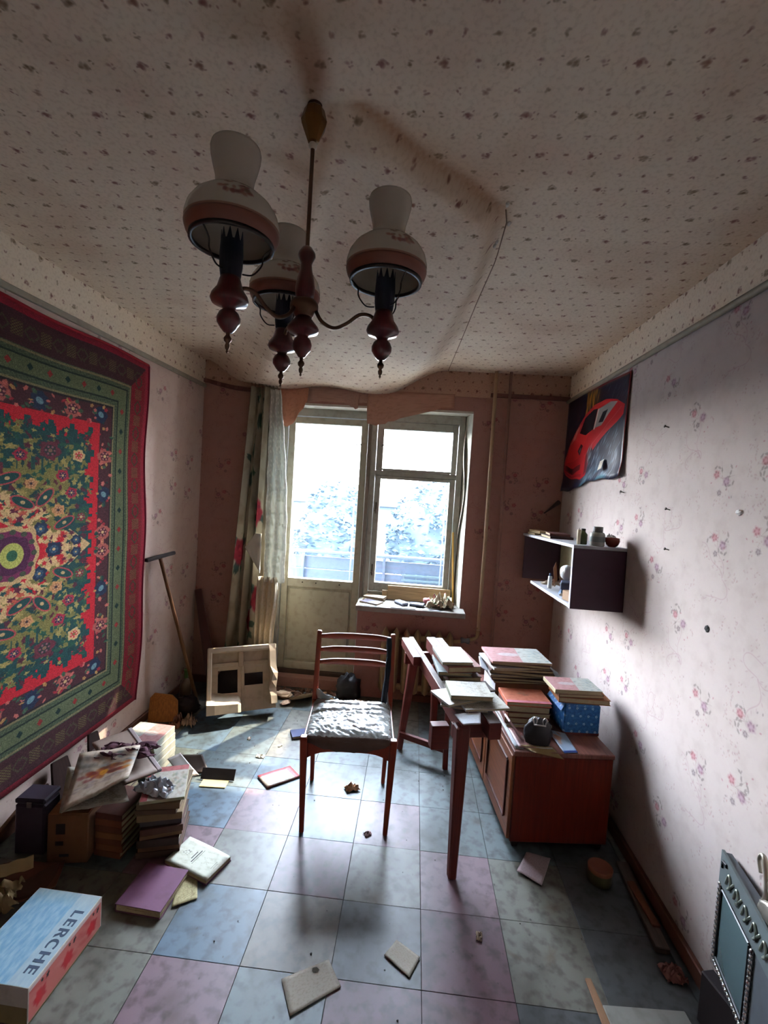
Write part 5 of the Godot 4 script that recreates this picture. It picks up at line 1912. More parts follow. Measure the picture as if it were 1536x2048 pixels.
	var bag := obj("plastic_bag", st, pb)
	bag.position = Vector3(-1.03, yb + 0.001, -1.875)
	tag(bag, "crumpled translucent plastic bag on the ruffled stack", "bag")
	# scraps at the frame's edge
	st = nst(true)
	crumpled(st, T(0, 0, 0, 30, 0, 18), 0.16, 0.12, 0.07, 63, 24, 20, 0.002)
	var sc := obj("crumpled_paper", st, paint(C(150, 128, 92), 0.9))
	sc.position = Vector3(-1.37, 0.052, -1.455)
	tag(sc, "crumpled paper with brown stains beside the shoe box", "paper")
	leaf4("torn_paper", Vector3(-1.47, 0.10, -1.56), Vector3(-1.36, 0.115, -1.62), Vector3(-1.33, 0.095, -1.585), Vector3(-1.45, 0.085, -1.52), 0.0015, paint(C(178, 156, 112), 0.9), 0.012, "torn yellowed paper sticking up behind the shoe box", "paper", "", 2.2)
	# what lies just right of the heap on the floor
	var ob := thing("open_book", "open book face up with title page and purple edge, right of the heap", "book", Vector3(-0.800, 0, -1.815), 0.0)
	var a := Vector3(-0.932, 0, -1.786) - Vector3(-0.800, 0, -1.815)
	var b := Vector3(-0.892, 0, -1.924) - Vector3(-0.800, 0, -1.815)
	var c := Vector3(-0.672, 0, -1.842) - Vector3(-0.800, 0, -1.815)
	var d := Vector3(-0.719, 0, -1.711) - Vector3(-0.800, 0, -1.815)
	st = nst()
	loft(st, [PackedVector3Array([a, b, c, d]), PackedVector3Array([a + Vector3(0, 0.006, 0), b + Vector3(0, 0.006, 0), c + Vector3(0, 0.006, 0), d + Vector3(0, 0.006, 0)])])
	obj("cover", st, paint(C(112, 64, 98), 0.6), ob)
	st = nst(true)
	sheet(st, func(u: float, v: float) -> Vector3: return (a * 0.985).lerp(b * 0.985, u).lerp((d * 0.985).lerp(c * 0.985, u), v) + Vector3(0, 0.0195 + 0.003 * sin(v * 3.0), 0), 8, 8, 0.002)
	obj("title_page", st, mk("title_page", C(212, 212, 206), 0.7, "title_page"), ob)
	st = nst()
	loft(st, [PackedVector3Array([a * 0.98 + Vector3(0, 0.006, 0), b * 0.98 + Vector3(0, 0.006, 0), c * 0.98 + Vector3(0, 0.006, 0), d * 0.98 + Vector3(0, 0.006, 0)]), PackedVector3Array([a * 0.98 + Vector3(0, 0.0185, 0), b * 0.98 + Vector3(0, 0.0185, 0), c * 0.98 + Vector3(0, 0.0185, 0), d * 0.98 + Vector3(0, 0.0185, 0)])])
	obj("pages", st, mk("pages", C(180, 164, 132), 0.95, "dust", 6.0), ob)
	var pu := book("book", 0.178, 0.030, 0.19, C(104, 62, 88))
	pu.position = Vector3(-0.900, 0, -1.652)
	pu.rotation.y = deg_to_rad(-3.0)
	tag(pu, "shut mauve book lying flat in front of the heap", "book")
	leaf4("loose_sheet", Vector3(-0.845, 0.002, -1.735), Vector3(-0.775, 0.002, -1.755), Vector3(-0.725, 0.002, -1.65), Vector3(-0.80, 0.002, -1.60), 0.001, mk("cream_sheet", C(176, 168, 134), 0.8, "page"), 0.003, "small cream sheet stuck out from under the mauve book", "paper")
	# tented black folder, dull plastic sleeve and the thin black book behind the heap
	leaf4("folder", Vector3(-1.228, 0.05, -2.434), Vector3(-1.084, 0.06, -2.45), Vector3(-1.011, 0.006, -2.382), Vector3(-1.11, 0.004, -2.355), 0.006, paint(C(58, 42, 34), 0.6), 0.004, "open dark brown folder tented on the floor behind the heap", "folder")
	leaf4("plastic_sleeve", Vector3(-1.222, 0.09, -2.33), Vector3(-1.175, 0.105, -2.375), Vector3(-1.042, 0.026, -2.325), Vector3(-1.11, 0.03, -2.285), 0.002, mk("sleeve", C(168, 160, 156), 0.25), 0.006, "dull grey plastic sleeve propped before the brown folder", "sleeve")
	var tb := thing("thin_book", "half-open thin black book with pale page on the floor right of the heap", "book", Vector3(-0.955, 0, -2.335), 4.0)
	st = nst()
	cbox(st, T(0.005, 0.026, -0.022, 0, 52, 0), Vector3(0.178, 0.006, 0.055), 0.001)
	obj("cover", st, paint(C(26, 22, 28), 0.5), tb)
	st = nst()
	cbox(st, T(0.0, 0.003, 0.018), Vector3(0.135, 0.005, 0.075), 0.001)
	obj("page", st, mk("cream_sheet", C(176, 168, 134), 0.8, "page"), tb)

# ---------------------------------------------------------------- on the cabinet, the wall shelf and the right wall
func build_right_things() -> void:
	var st: SurfaceTool
	var top := 0.4625
	# carton at the back, with papers stacked on it
	var ct := thing("carton", "brown carton with a white end on the back of the cabinet", "carton", Vector3(0.665, top, -2.685), 5.0)
	st = nst()
	bx(st, Vector3(-0.17, 0, -0.125), Vector3(0.17, 0.12, 0.125), 0.003)
	obj("body", st, paint(C(118, 74, 52), 0.9), ct)
	st = nst()
	bx(st, Vector3(-0.1725, 0.002, -0.123), Vector3(-0.1695, 0.118, 0.123), 0.001)
	part_label(obj("end_panel", st, paint(C(208, 208, 210), 0.7), ct), "white end of the carton")
	var it := []
	var ths := [0.010, 0.016, 0.012, 0.020, 0.012, 0.013, 0.018, 0.012]
	for k in 8:
		it.append([0.33 + rng.randf_range(-0.02, 0.02), ths[k], 0.235 + rng.randf_range(-0.012, 0.012), [C(108, 84, 66), C(74, 48, 40), C(170, 164, 158), C(64, 42, 36), C(96, 62, 48), C(186, 184, 180), C(82, 52, 44), C(176, 120, 118)][k], ["tattered buff booklet", "dark brown paper-bound book", "whitish booklet", "blackish brown book", "brown booklet", "pale ruffled booklet", "dark bound book", "washed pink and blue booklet"][k], "pale_cover" if k == 7 else "", [3.0, -2.0, 5.0, -3.0, 2.0, 6.0, -2.0, 1.0][k], -0.012 * (k % 3), 0])
	pile(Vector3(0.645, top + 0.121, -2.68), 4.0, it, "paper stack on the carton", "papers stacked on the carton", 3.0, 0.008)
	leaf4("drooping_sheet", Vector3(0.80, 0.640, -2.80), Vector3(0.855, 0.636, -2.62), Vector3(0.905, 0.56, -2.52), Vector3(0.835, 0.60, -2.57), 0.0015, mk("whitepaper", C(184, 186, 190), 0.7, "dust", 2.0), 0.004, "white sheet drooping off the right side of the paper stack", "paper")
	leaf4("drooping_sheet", Vector3(0.43, 0.655, -2.72), Vector3(0.50, 0.625, -2.74), Vector3(0.50, 0.598, -2.575), Vector3(0.425, 0.635, -2.60), 0.0015, mk("whitepaper", C(184, 186, 190), 0.7, "dust", 2.0), 0.006, "white sheet drooping off the left side of the paper stack", "paper")
	# orange book on its pile
	pile(Vector3(0.628, top, -2.395), 3.0, [
		[0.235, 0.012, 0.165, C(176, 168, 162), "crumpled whitish booklet", "", 6.0],
		[0.22, 0.030, 0.165, C(96, 46, 34), "thick red-brown book", "", -2.0],
		[0.215, 0.026, 0.16, C(120, 62, 42), "brown-orange book", "", 2.0],
		[0.22, 0.034, 0.165, C(96, 52, 40), "thick dark book", "", 0.0],
		[0.225, 0.020, 0.168, C(206, 106, 74), "orange book", "orange_cover", 1.0]], "orange-topped pile on the cabinet", "books in the middle of the cabinet", 1.0, 0.003)
	# blue box with white flowers, old books on it
	var bb := thing("blue_box", "blue box papered with small white flowers, right on the cabinet", "box", Vector3(0.872, top, -2.375), 5.0)
	st = nst()
	bx(st, Vector3(-0.088, 0, -0.095), Vector3(0.088, 0.15, 0.095), 0.006)
	var bm := mk("blue_flowers", Color.WHITE, 0.55, "blue_flowers", 6.5, true)
	obj("body", st, bm, bb)
	st = nst()
	bx(st, Vector3(-0.0885, 0.0, -0.0955), Vector3(0.0885, 0.016, 0.0955), 0.003)
	obj("base_trim", st, paint(C(96, 44, 36), 0.6), bb)
	st = nst()
	quad(st, Vector3(-0.088, 0.15, 0.09), Vector3(-0.088, 0.15, -0.09), Vector3(-0.108, 0.118, -0.09), Vector3(-0.108, 0.118, 0.09), Vector3(-1, 1, 0))
	quad(st, Vector3(-0.086, 0.15, 0.09), Vector3(-0.086, 0.15, -0.09), Vector3(-0.106, 0.117, -0.09), Vector3(-0.106, 0.117, 0.09), Vector3(1, -1, 0))
	obj("side_flap", st, bm, bb)
	pile(Vector3(0.868, top + 0.151, -2.375), 4.0, [
		[0.25, 0.026, 0.16, C(140, 88, 48), "wide tan-brown book", "", -2.0, 0.02, 0.0],
		[0.225, 0.018, 0.155, C(104, 58, 38), "dark brown book", "", 3.0, 0.0, 0.0],
		[0.235, 0.020, 0.16, C(178, 162, 128), "pale yellowed book", "pale_cover", 1.0, -0.015, 0.0]], "pile on the blue flowered box", "old books on the blue box", 1.5, 0.003)
	# dark pouch with two metal clips, and a pink booklet leaning on it
	var po := thing("pouch", "black pouch with two metal clips at the front of the cabinet", "pouch", Vector3(0.640, top, -2.165), -6.0)
	st = nst(true)
	lump(st, Vector3(0, 0.046, 0), Vector3(0.062, 0.078, 0.040), 71, 0.15, 16, 22, true)
	st.set_smooth_group(0)
	obj("body", st, paint(C(34, 28, 32), 0.6), po)
	for s in [-1, 1]:
		st = nst(true)
		tube(st, curve([Vector3(s * 0.022, 0.098, 0.030), Vector3(s * 0.030, 0.126, 0.034), Vector3(s * 0.022, 0.138, 0.034), Vector3(s * 0.013, 0.124, 0.034), Vector3(s * 0.017, 0.102, 0.030)], 5), 0.003, 7)
		obj("clip", st, metal(C(190, 184, 176), 0.3), po)
	st = nst(true)
	tube(st, [Vector3(-0.026, 0.104, 0.038), Vector3(0.0, 0.106, 0.042), Vector3(0.026, 0.104, 0.038)], 0.004, 7)
	obj("bar", st, metal(C(150, 144, 140), 0.35), po)
	st = nst()
	cbox(st, T(0.537, top + 0.0485, -2.205, 8, 0, -52), Vector3(0.115, 0.010, 0.075), 0.002)
	tag(obj("booklet", st, paint(C(206, 172, 174), 0.6)), "pinkish booklet leaning against the black pouch", "booklet", "")
	leaf4("brochure", Vector3(0.722, top + 0.006, -2.29), Vector3(0.80, top + 0.006, -2.27), Vector3(0.805, top + 0.006, -2.105), Vector3(0.740, top + 0.006, -2.085), 0.003, mk("brochure", C(220, 220, 220), 0.35, "brochure"), 0.002, "blue and orange brochure at the front of the cabinet", "brochure")
	leaf4("magazine", Vector3(0.528, top + 0.002, -2.28), Vector3(0.66, top + 0.002, -2.27), Vector3(0.70, top + 0.002, -2.12), Vector3(0.545, top + 0.002, -2.105), 0.003, mk("greymag", C(172, 172, 170), 0.5, "pale_cover"), 0.002, "grey magazine lying under the black pouch", "magazine")
	leaf4("leaflet", Vector3(0.556, top + 0.005, -2.125), Vector3(0.70, top + 0.005, -2.135), Vector3(0.735, top - 0.012, -2.068), Vector3(0.60, top + 0.003, -2.075), 0.0015, paint(C(126, 104, 62), 0.6), 0.002, "yellow-brown leaflet bent over the cabinet's front edge", "leaflet")
	# left front corner of the cabinet: folded white papers
	leaf4("paper", Vector3(0.49, top + 0.001, -2.50), Vector3(0.515, top + 0.001, -2.50), Vector3(0.565, top + 0.001, -2.10), Vector3(0.527, top + 0.001, -2.10), 0.001, mk("whitepaper", C(184, 186, 190), 0.7, "dust", 2.0), 0.001, "narrow white paper strip along the cabinet's left edge", "paper")
	# things on the wall shelf
	var sy := func(z: float) -> float: return 1.3825 - 0.035 * (-2.375 - z)
	var jar := thing("jar", "squat grey lidded jar at the near end of the shelf top", "jar", Vector3(0.935, sy.call(-2.43), -2.43))
	st = nst(true)
	lathe(st, T(0, 0, 0), [V(0, 0), V(0.032, 0), V(0.036, 0.004), V(0.036, 0.058), V(0.030, 0.068), V(0.022, 0.071), V(0, 0.071)], 26)
	var glz := mk("jarglass", C(150, 148, 140), 0.2)
	obj("body", st, glz, jar)
	st = nst(true)
	lathe(st, T(0, 0, 0), [V(0, 0.070), V(0.023, 0.070), V(0.024, 0.073), V(0.024, 0.096), V(0.022, 0.098), V(0, 0.098)], 24)
	obj("lid", st, paint(C(96, 94, 92), 0.5), jar)
	st = nst(true)
	lathe(st, T(0, 0, 0), [V(0.0362, 0.022), V(0.0366, 0.023), V(0.0366, 0.048), V(0.0362, 0.049)], 26)
	obj("paper_label", st, paint(C(120, 124, 124), 0.7), jar)
	var cd := thing("candle", "slim cream candle stub standing left of the grey jar", "candle", Vector3(0.850, sy.call(-2.45), -2.45))
	st = nst(true)
	lathe(st, T(0, 0, 0), [V(0, 0), V(0.009, 0), V(0.0095, 0.072), V(0.007, 0.078), V(0.003, 0.077), V(0, 0.079)], 16)
	obj("wax", st, mk("wax", C(222, 208, 176), 0.4), cd)
	st = nst(true)
	tube(st, [Vector3(0, 0.078, 0), Vector3(0.001, 0.085, 0.001)], 0.0012, 6)
	obj("wick", st, paint(C(30, 26, 24)), cd)
	var gb := thing("green_bottle", "dark green bottle between candle and grey jar", "bottle", Vector3(0.885, sy.call(-2.49), -2.49))
	st = nst(true)
	lathe(st, T(0, 0, 0), [V(0, 0), V(0.020, 0), V(0.022, 0.004), V(0.022, 0.052), V(0.012, 0.064), V(0.010, 0.074), V(0, 0.074)], 20)
	obj("body", st, mk("greenglass", C(52, 58, 26), 0.2), gb)
	st = nst(true)
	lathe(st, T(0, 0, 0), [V(0, 0.073), V(0.011, 0.073), V(0.011, 0.082), V(0, 0.083)], 16)
	obj("cap", st, paint(C(40, 40, 34)), gb)
	var bw := thing("bowl", "small dark red bowl behind the grey jar", "bowl", Vector3(1.008, sy.call(-2.425), -2.425))
	st = nst(true)
	lathe(st, T(0, 0, 0), [V(0, 0.001), V(0.018, 0), V(0.030, 0.012), V(0.036, 0.030), V(0.034, 0.046), V(0.031, 0.046), V(0.032, 0.030), V(0.026, 0.014), V(0, 0.008)], 26)
	obj("body", st, mk("redglaze", C(104, 40, 26), 0.15), bw)
	st = nst(true)
	crumpled(st, T(0, 0, 0), 0.04, 0.04, 0.015, 78, 10, 10, 0.001)
	var ti := obj("tissue", st, paint(C(206, 204, 196)))
	ti.position = Vector3(1.0, sy.call(-2.425) + 0.046, -2.425)
	tag(ti, "scrap of white tissue lying in the dark red bowl", "tissue")
	pile(Vector3(0.90, sy.call(-3.0), -2.98), 90.0, [[0.20, 0.018, 0.14, C(58, 34, 34), "dark book", "", 2.0], [0.16, 0.016, 0.12, C(84, 44, 36), "red-brown book", "", -4.0]], "pair on top of the wall shelf", "books on top of the wall shelf", 2.0, 0.004)
	pile(Vector3(0.865, sy.call(-3.30), -3.30), 96.0, [[0.13, 0.014, 0.10, C(150, 130, 96), "buff book", "", 2.0], [0.15, 0.018, 0.06, C(206, 184, 140), "cream slab-like book", "", 8.0]], "pair at the shelf top's far end", "books at the far end of the wall shelf", 2.0, 0.002)
	var fy := 1.0775
	st = nst()
	cbox(st, T(0, 0.06, 0, 70, 0, 0), Vector3(0.22, 0.115, 0.003), 0.001)
	var bc := obj("cardboard_piece", st, paint(C(124, 74, 46), 0.9))
	bc.position = Vector3(0.915, fy, -2.97)
	bc.rotation_degrees = Vector3(0, 0, 8)
	tag(bc, "brown cardboard piece leaning inside the wall shelf", "cardboard")
	var wj := thing("white_jug", "white plastic jug lying inside the wall shelf", "jug", Vector3(0.885, fy, -2.69), 70.0)
	st = nst(true)
	lathe(st, T(0.04, 0.100, 0, 0, 0, 68), [V(0, 0), V(0.034, 0), V(0.038, 0.01), V(0.038, 0.07), V(0.022, 0.095), V(0.014, 0.10), V(0.014, 0.112), V(0, 0.113)], 22)
	obj("body", st, mk("whiteplastic", C(204, 206, 204), 0.3), wj)
	st = nst()
	bx(st, Vector3(-0.05, 0.0, -0.03), Vector3(0.05, 0.064, 0.03), 0.006)
	obj("stand", st, paint(C(60, 66, 88), 0.5), wj)
	var tub := thing("white_tube", "upright white tube in front of the jug inside the shelf", "tube", Vector3(0.826, fy, -2.80))
	st = nst(true)
	lathe(st, T(0, 0, 0), [V(0, 0), V(0.012, 0), V(0.013, 0.004), V(0.011, 0.07), V(0.004, 0.074), V(0, 0.074)], 16)
	obj("body", st, mk("whiteplastic", C(204, 206, 204), 0.3), tub)
	st = nst(true)
	lathe(st, T(0, 0, 0), [V(0, 0.073), V(0.007, 0.073), V(0.006, 0.088), V(0, 0.089)], 12)
	obj("cap", st, paint(C(60, 80, 120), 0.4), tub)
	var bt := thing("small_bottle", "little bluish glass bottle lying at the shelf edge", "bottle", Vector3(0.832, fy + 0.0135, -2.60), 70.0)
	st = nst(true)
	lathe(st, T(0, 0, 0, 0, 0, 90), [V(0, -0.04), V(0.012, -0.04), V(0.0135, -0.036), V(0.0135, 0.015), V(0.006, 0.026), V(0.006, 0.036), V(0, 0.036)], 16)
	obj("body", st, mk("blueglass", C(120, 140, 168), 0.12), bt)
	st = nst(true)
	lathe(st, T(0, 0, 0, 0, 0, 90), [V(0, 0.034), V(0.008, 0.034), V(0.008, 0.044), V(0, 0.044)], 12)
	obj("cap", st, paint(C(210, 208, 204), 0.4), bt)
	st = nst()
	bx(st, Vector3(-0.03, 0, -0.045), Vector3(0.03, 0.05, 0.045), 0.002)
	var sbx := obj("small_box", st, paint(C(158, 126, 96), 0.8))
	sbx.position = Vector3(0.850, fy, -2.475)
	sbx.rotation_degrees = Vector3(0, 14, 0)
	tag(sbx, "small tan box inside the shelf, against its near end", "box")
	st = nst(true)
	crumpled(st, T(0, 0, 0), 0.10, 0.06, 0.03, 79, 12, 10, 0.001)
	var wp := obj("wrapper", st, paint(C(190, 170, 150)))
	wp.position = Vector3(0.86, fy, -2.895)
	tag(wp, "crumpled cream wrapper inside the shelf, beside the cardboard", "wrapper")
	# nails, holes and a peg in the walls
	var nl := [[Vector3(XR, 1.944, -2.105), "nail in the right wall, high above the others"], [Vector3(XR, 1.661, -2.485), "nail just below the poster's torn corner"], [Vector3(XR, 1.589, -2.036), "bent nail in the right wall, level with the plaster chip"], [Vector3(XR, 1.422, -2.015), "small nail in the right wall, level with the shelf top"]]
	for q in nl:
		st = nst(true)
		lathe(st, T(0, 0, 0, 0, 0, 78), [V(0, -0.006), V(0.0022, -0.006), V(0.0022, 0.016), V(0.006, 0.017), V(0.006, 0.0195), V(0, 0.020)], 10)
		var o := obj("nail", st, metal(C(66, 58, 54), 0.6))
		o.position = q[0]
		tag(o, q[1], "nail", "nails in the right wall")
	st = nst()
	lump(st, Vector3.ZERO, Vector3(0.004, 0.012, 0.013), 81, 0.5, 7, 9)
	var hp := obj("wall_plug", st, paint(C(40, 36, 36)))
	hp.position = Vector3(XR - 0.001, 1.175, -1.719)
	tag(hp, "dark square plug in the right wall, right of the shelf's shadow", "plug")
	st = nst()
	lump(st, Vector3.ZERO, Vector3(0.006, 0.009, 0.014), 82, 0.5, 7, 9)
	var cp := obj("plaster_chip", st, paint(C(236, 236, 234)))
	cp.position = Vector3(XR - 0.002, 1.598, -1.613)
	tag(cp, "bright white plaster chip on the right wall", "plaster")
	st = nst(true)
	tube(st, [Vector3(0, 0, 0), Vector3(-0.05, -0.035, 0.03), Vector3(-0.115, -0.085, 0.06)], 0.017, 9, 0.004)
	var pg := obj("peg", st, paint(C(60, 40, 38), 0.6))
	pg.position = Vector3(1.047, 1.585, ZF + 0.012)
	tag(pg, "dark tapering peg sticking out of the far wall by the corner", "peg")
	# framed glass case standing at the right edge
	var cz := thing("glass_case", "grey glass-fronted case with beaded silver edges at the right foreground", "case", Vector3(1.042, 0.165, -1.485), 0.0)
	var u := Vector3(-0.062, 0, 0.26).normalized()
	var n := Vector3(-u.z, 0, u.x)
	var L := 0.36
	var pt := func(a: float, y: float, out: float) -> Vector3: return u * a + Vector3(0, y, 0) + n * out
	var gm := paint(C(78, 82, 86), 0.5)
	st = nst()
	loft(st, [PackedVector3Array([pt.call(0, 0, 0), pt.call(L, 0, 0), pt.call(L, 0, -0.045), pt.call(0, 0, -0.02)]), PackedVector3Array([pt.call(0, 0.365, 0), pt.call(L, 0.365, 0), pt.call(L, 0.365, -0.045), pt.call(0, 0.365, -0.02)])])
	obj("body", st, gm, cz)
	st = nst()
	var q4 := [pt.call(0.018, 0.035, 0.002), pt.call(0.205, 0.035, 0.002), pt.call(0.205, 0.255, 0.002), pt.call(0.018, 0.255, 0.002)]
	quad(st, q4[0], q4[1], q4[2], q4[3], n)
	var gl := mk("greyglass", C(82, 98, 100), 0.12)
	gl.metallic_specular = 0.8
	obj("glass_front", st, gl, cz)
	for k in 4:
		st = nst()
		beam(st, q4[k] + n * 0.002, q4[(k + 1) % 4] + n * 0.002, 0.006, 0.006)
		obj("black_strip", st, paint(C(20, 18, 20), 0.4), cz)
	var silver := metal(C(196, 196, 196), 0.25)
	for ln in [[pt.call(0.004, 0.02, 0.004), pt.call(0.004, 0.27, 0.004), 16], [pt.call(0.01, 0.018, 0.004), pt.call(0.225, 0.018, 0.004), 14], [pt.call(0.224, 0.02, 0.004), pt.call(0.224, 0.26, 0.004), 16]]:
		st = nst(true)
		var rings := []
		for k in ln[2] * 5 + 1:
			var t: float = float(k) / (ln[2] * 5)
			var c: Vector3 = ln[0].lerp(ln[1], t)
			var r: float = 0.0028 + 0.0045 * absf(sin(t * PI * ln[2]))
			var f := frame_to(ln[1] - ln[0], n)
			var ring_ := PackedVector3Array()
			for j in 7:
				ring_.append(c + (f.x * cos(TAU * j / 7.0) + f.z * sin(TAU * j / 7.0)) * r)
			rings.append(ring_)
		loft(st, rings)
		obj("beaded_edge", st, silver, cz)
	st = nst()   # header band with scroll relief
	loft(st, [PackedVector3Array([pt.call(0, 0.27, 0.008), pt.call(L, 0.27, 0.008), pt.call(L, 0.27, 0), pt.call(0, 0.27, 0)]), PackedVector3Array([pt.call(0, 0.372, 0.008), pt.call(L, 0.372, 0.008), pt.call(L, 0.372, 0), pt.call(0, 0.372, 0)])])
	var hd := obj("header", st, paint(C(92, 100, 100), 0.45), cz)
	for k in 5:
		st = nst(true)
		var a0: float = 0.05 + k * 0.055
		tube(st, curve([pt.call(a0, 0.30, 0.009), pt.call(a0 + 0.02, 0.34, 0.011), pt.call(a0 + 0.035, 0.315, 0.011), pt.call(a0 + 0.022, 0.300, 0.011), pt.call(a0 + 0.05, 0.335, 0.009)], 6), 0.0035, 7)
		obj("scroll", st, metal(C(180, 190, 176), 0.35), hd)
	st = nst()
	beam(st, pt.call(0.02, 0.345, 0.010), pt.call(0.05, 0.352, 0.010), 0.007, 0.012)
	beam(st, pt.call(0.02, 0.325, 0.010), pt.call(0.02, 0.35, 0.010), 0.007, 0.007)
	obj("hinge", st, paint(C(16, 16, 20), 0.4), hd)
	st = nst()
	cbox(st, T(0.005, -0.0825, 0.19, 13), Vector3(0.045, 0.163, 0.34), 0.004)
	var bs := obj("plinth", st, paint(C(34, 22, 24), 0.7), cz)
	# silver scroll ornament on top of the case
	var orn := thing("scroll_ornament", "silver scrolled leaf ornament standing on the glass case", "ornament", cz.position + pt.call(0.24, 0.372, -0.012))
	for k in 3:
		st = nst(true)
		var s: float = [1.0, 0.75, 0.55][k]
		var dz: Vector3 = u * [-0.03, 0.02, 0.06][k]
		tube(st, curve([dz + Vector3(0, 0.0, 0), dz + u * 0.02 * s + Vector3(0, 0.06 * s, 0), dz - u * 0.01 * s + Vector3(0, 0.13 * s, 0), dz - u * 0.035 * s + Vector3(0, 0.11 * s, 0), dz - u * 0.02 * s + Vector3(0, 0.08 * s, 0)], 6), 0.009 * s, 8, 0.004 * s)
		obj("leaf_scroll", st, metal(C(190, 184, 168), 0.35), orn)
	st = nst(true)
	lump(st, u * 0.03 + Vector3(0, 0.02, 0), Vector3(0.012, 0.03, 0.05), 83, 0.3, 10, 12)
	obj("base", st, metal(C(150, 144, 134), 0.4), orn)
	# floor at the right
	leaf4("paper", Vector3(0.597, 0.022, -2.045), Vector3(0.695, 0.025, -2.02), Vector3(0.625, 0.004, -1.893), Vector3(0.537, 0.004, -1.956), 0.003, mk("pinkpaper", C(150, 132, 132), 0.8, "dust", 2.0), 0.004, "dull folded paper on the floor at the cabinet's front corner", "paper")
	var tin := thing("tin", "round dusty tin on the floor before the cabinet", "tin", Vector3(0.885, 0, -1.965))
	st = nst(true)
	lathe(st, T(0, 0, 0), [V(0, 0), V(0.046, 0), V(0.048, 0.003), V(0.048, 0.052)], 30)
	obj("body", st, paint(C(70, 66, 40), 0.6), tin)
	st = nst(true)
	lathe(st, T(0, 0, 0), [V(0.049, 0.048), V(0.050, 0.062), V(0.046, 0.065), V(0.043, 0.062), V(0, 0.062)], 30)
	obj("lid", st, paint(C(122, 70, 50), 0.6), tin)
	st = nst()
	cbox(st, T(0, 0.012, 0, -4), Vector3(0.05, 0.024, 0.40), 0.003)
	var gl2 := obj("plank", st, wood(C(96, 84, 80), 0.8))
	gl2.position = Vector3(1.005, 0, -1.86)
	tag(gl2, "grey plank lying along the foot of the right wall", "plank")
	st = nst()
	beam(st, Vector3(0, 0.030, -0.10), Vector3(0.008, 0.030, 0.10), 0.03, 0.012)
	var wb := obj("wood_scrap", st, wood(C(112, 66, 42), 0.7))
	wb.position = Vector3(1.0, 0, -1.84)
	tag(wb, "short brown wood scrap lying on the grey plank", "wood")
	st = nst(true)
	crumpled(st, T(0, 0, 0), 0.07, 0.06, 0.035, 84, 14, 14, 0.0015)
	var cr := obj("crumpled_paper", st, paint(C(150, 100, 92)))
	cr.position = Vector3(0.985, 0, -1.585)
	tag(cr, "crumpled dull pink paper on the dark floor by the right wall", "paper")
	st = nst()
	cbox(st, T(0, 0.006, 0, 3), Vector3(0.26, 0.012, 0.27), 0.003)
	var wbd := obj("white_board", st, paint(C(146, 144, 136), 0.7))
	wbd.position = Vector3(0.835, 0, -1.325)
	tag(wbd, "white board lying at the bottom right of the floor", "board")
	st = nst()
	beam(st, Vector3(0, 0.005, -0.085), Vector3(0.012, 0.005, 0.12), 0.020, 0.009, 0.030, 0.009)
	var sk := obj("stick", st, wood(C(168, 130, 100), 0.7))
	sk.position = Vector3(0.683, 0, -1.45)
	tag(sk, "light wooden stick beside the white board on the floor", "stick")

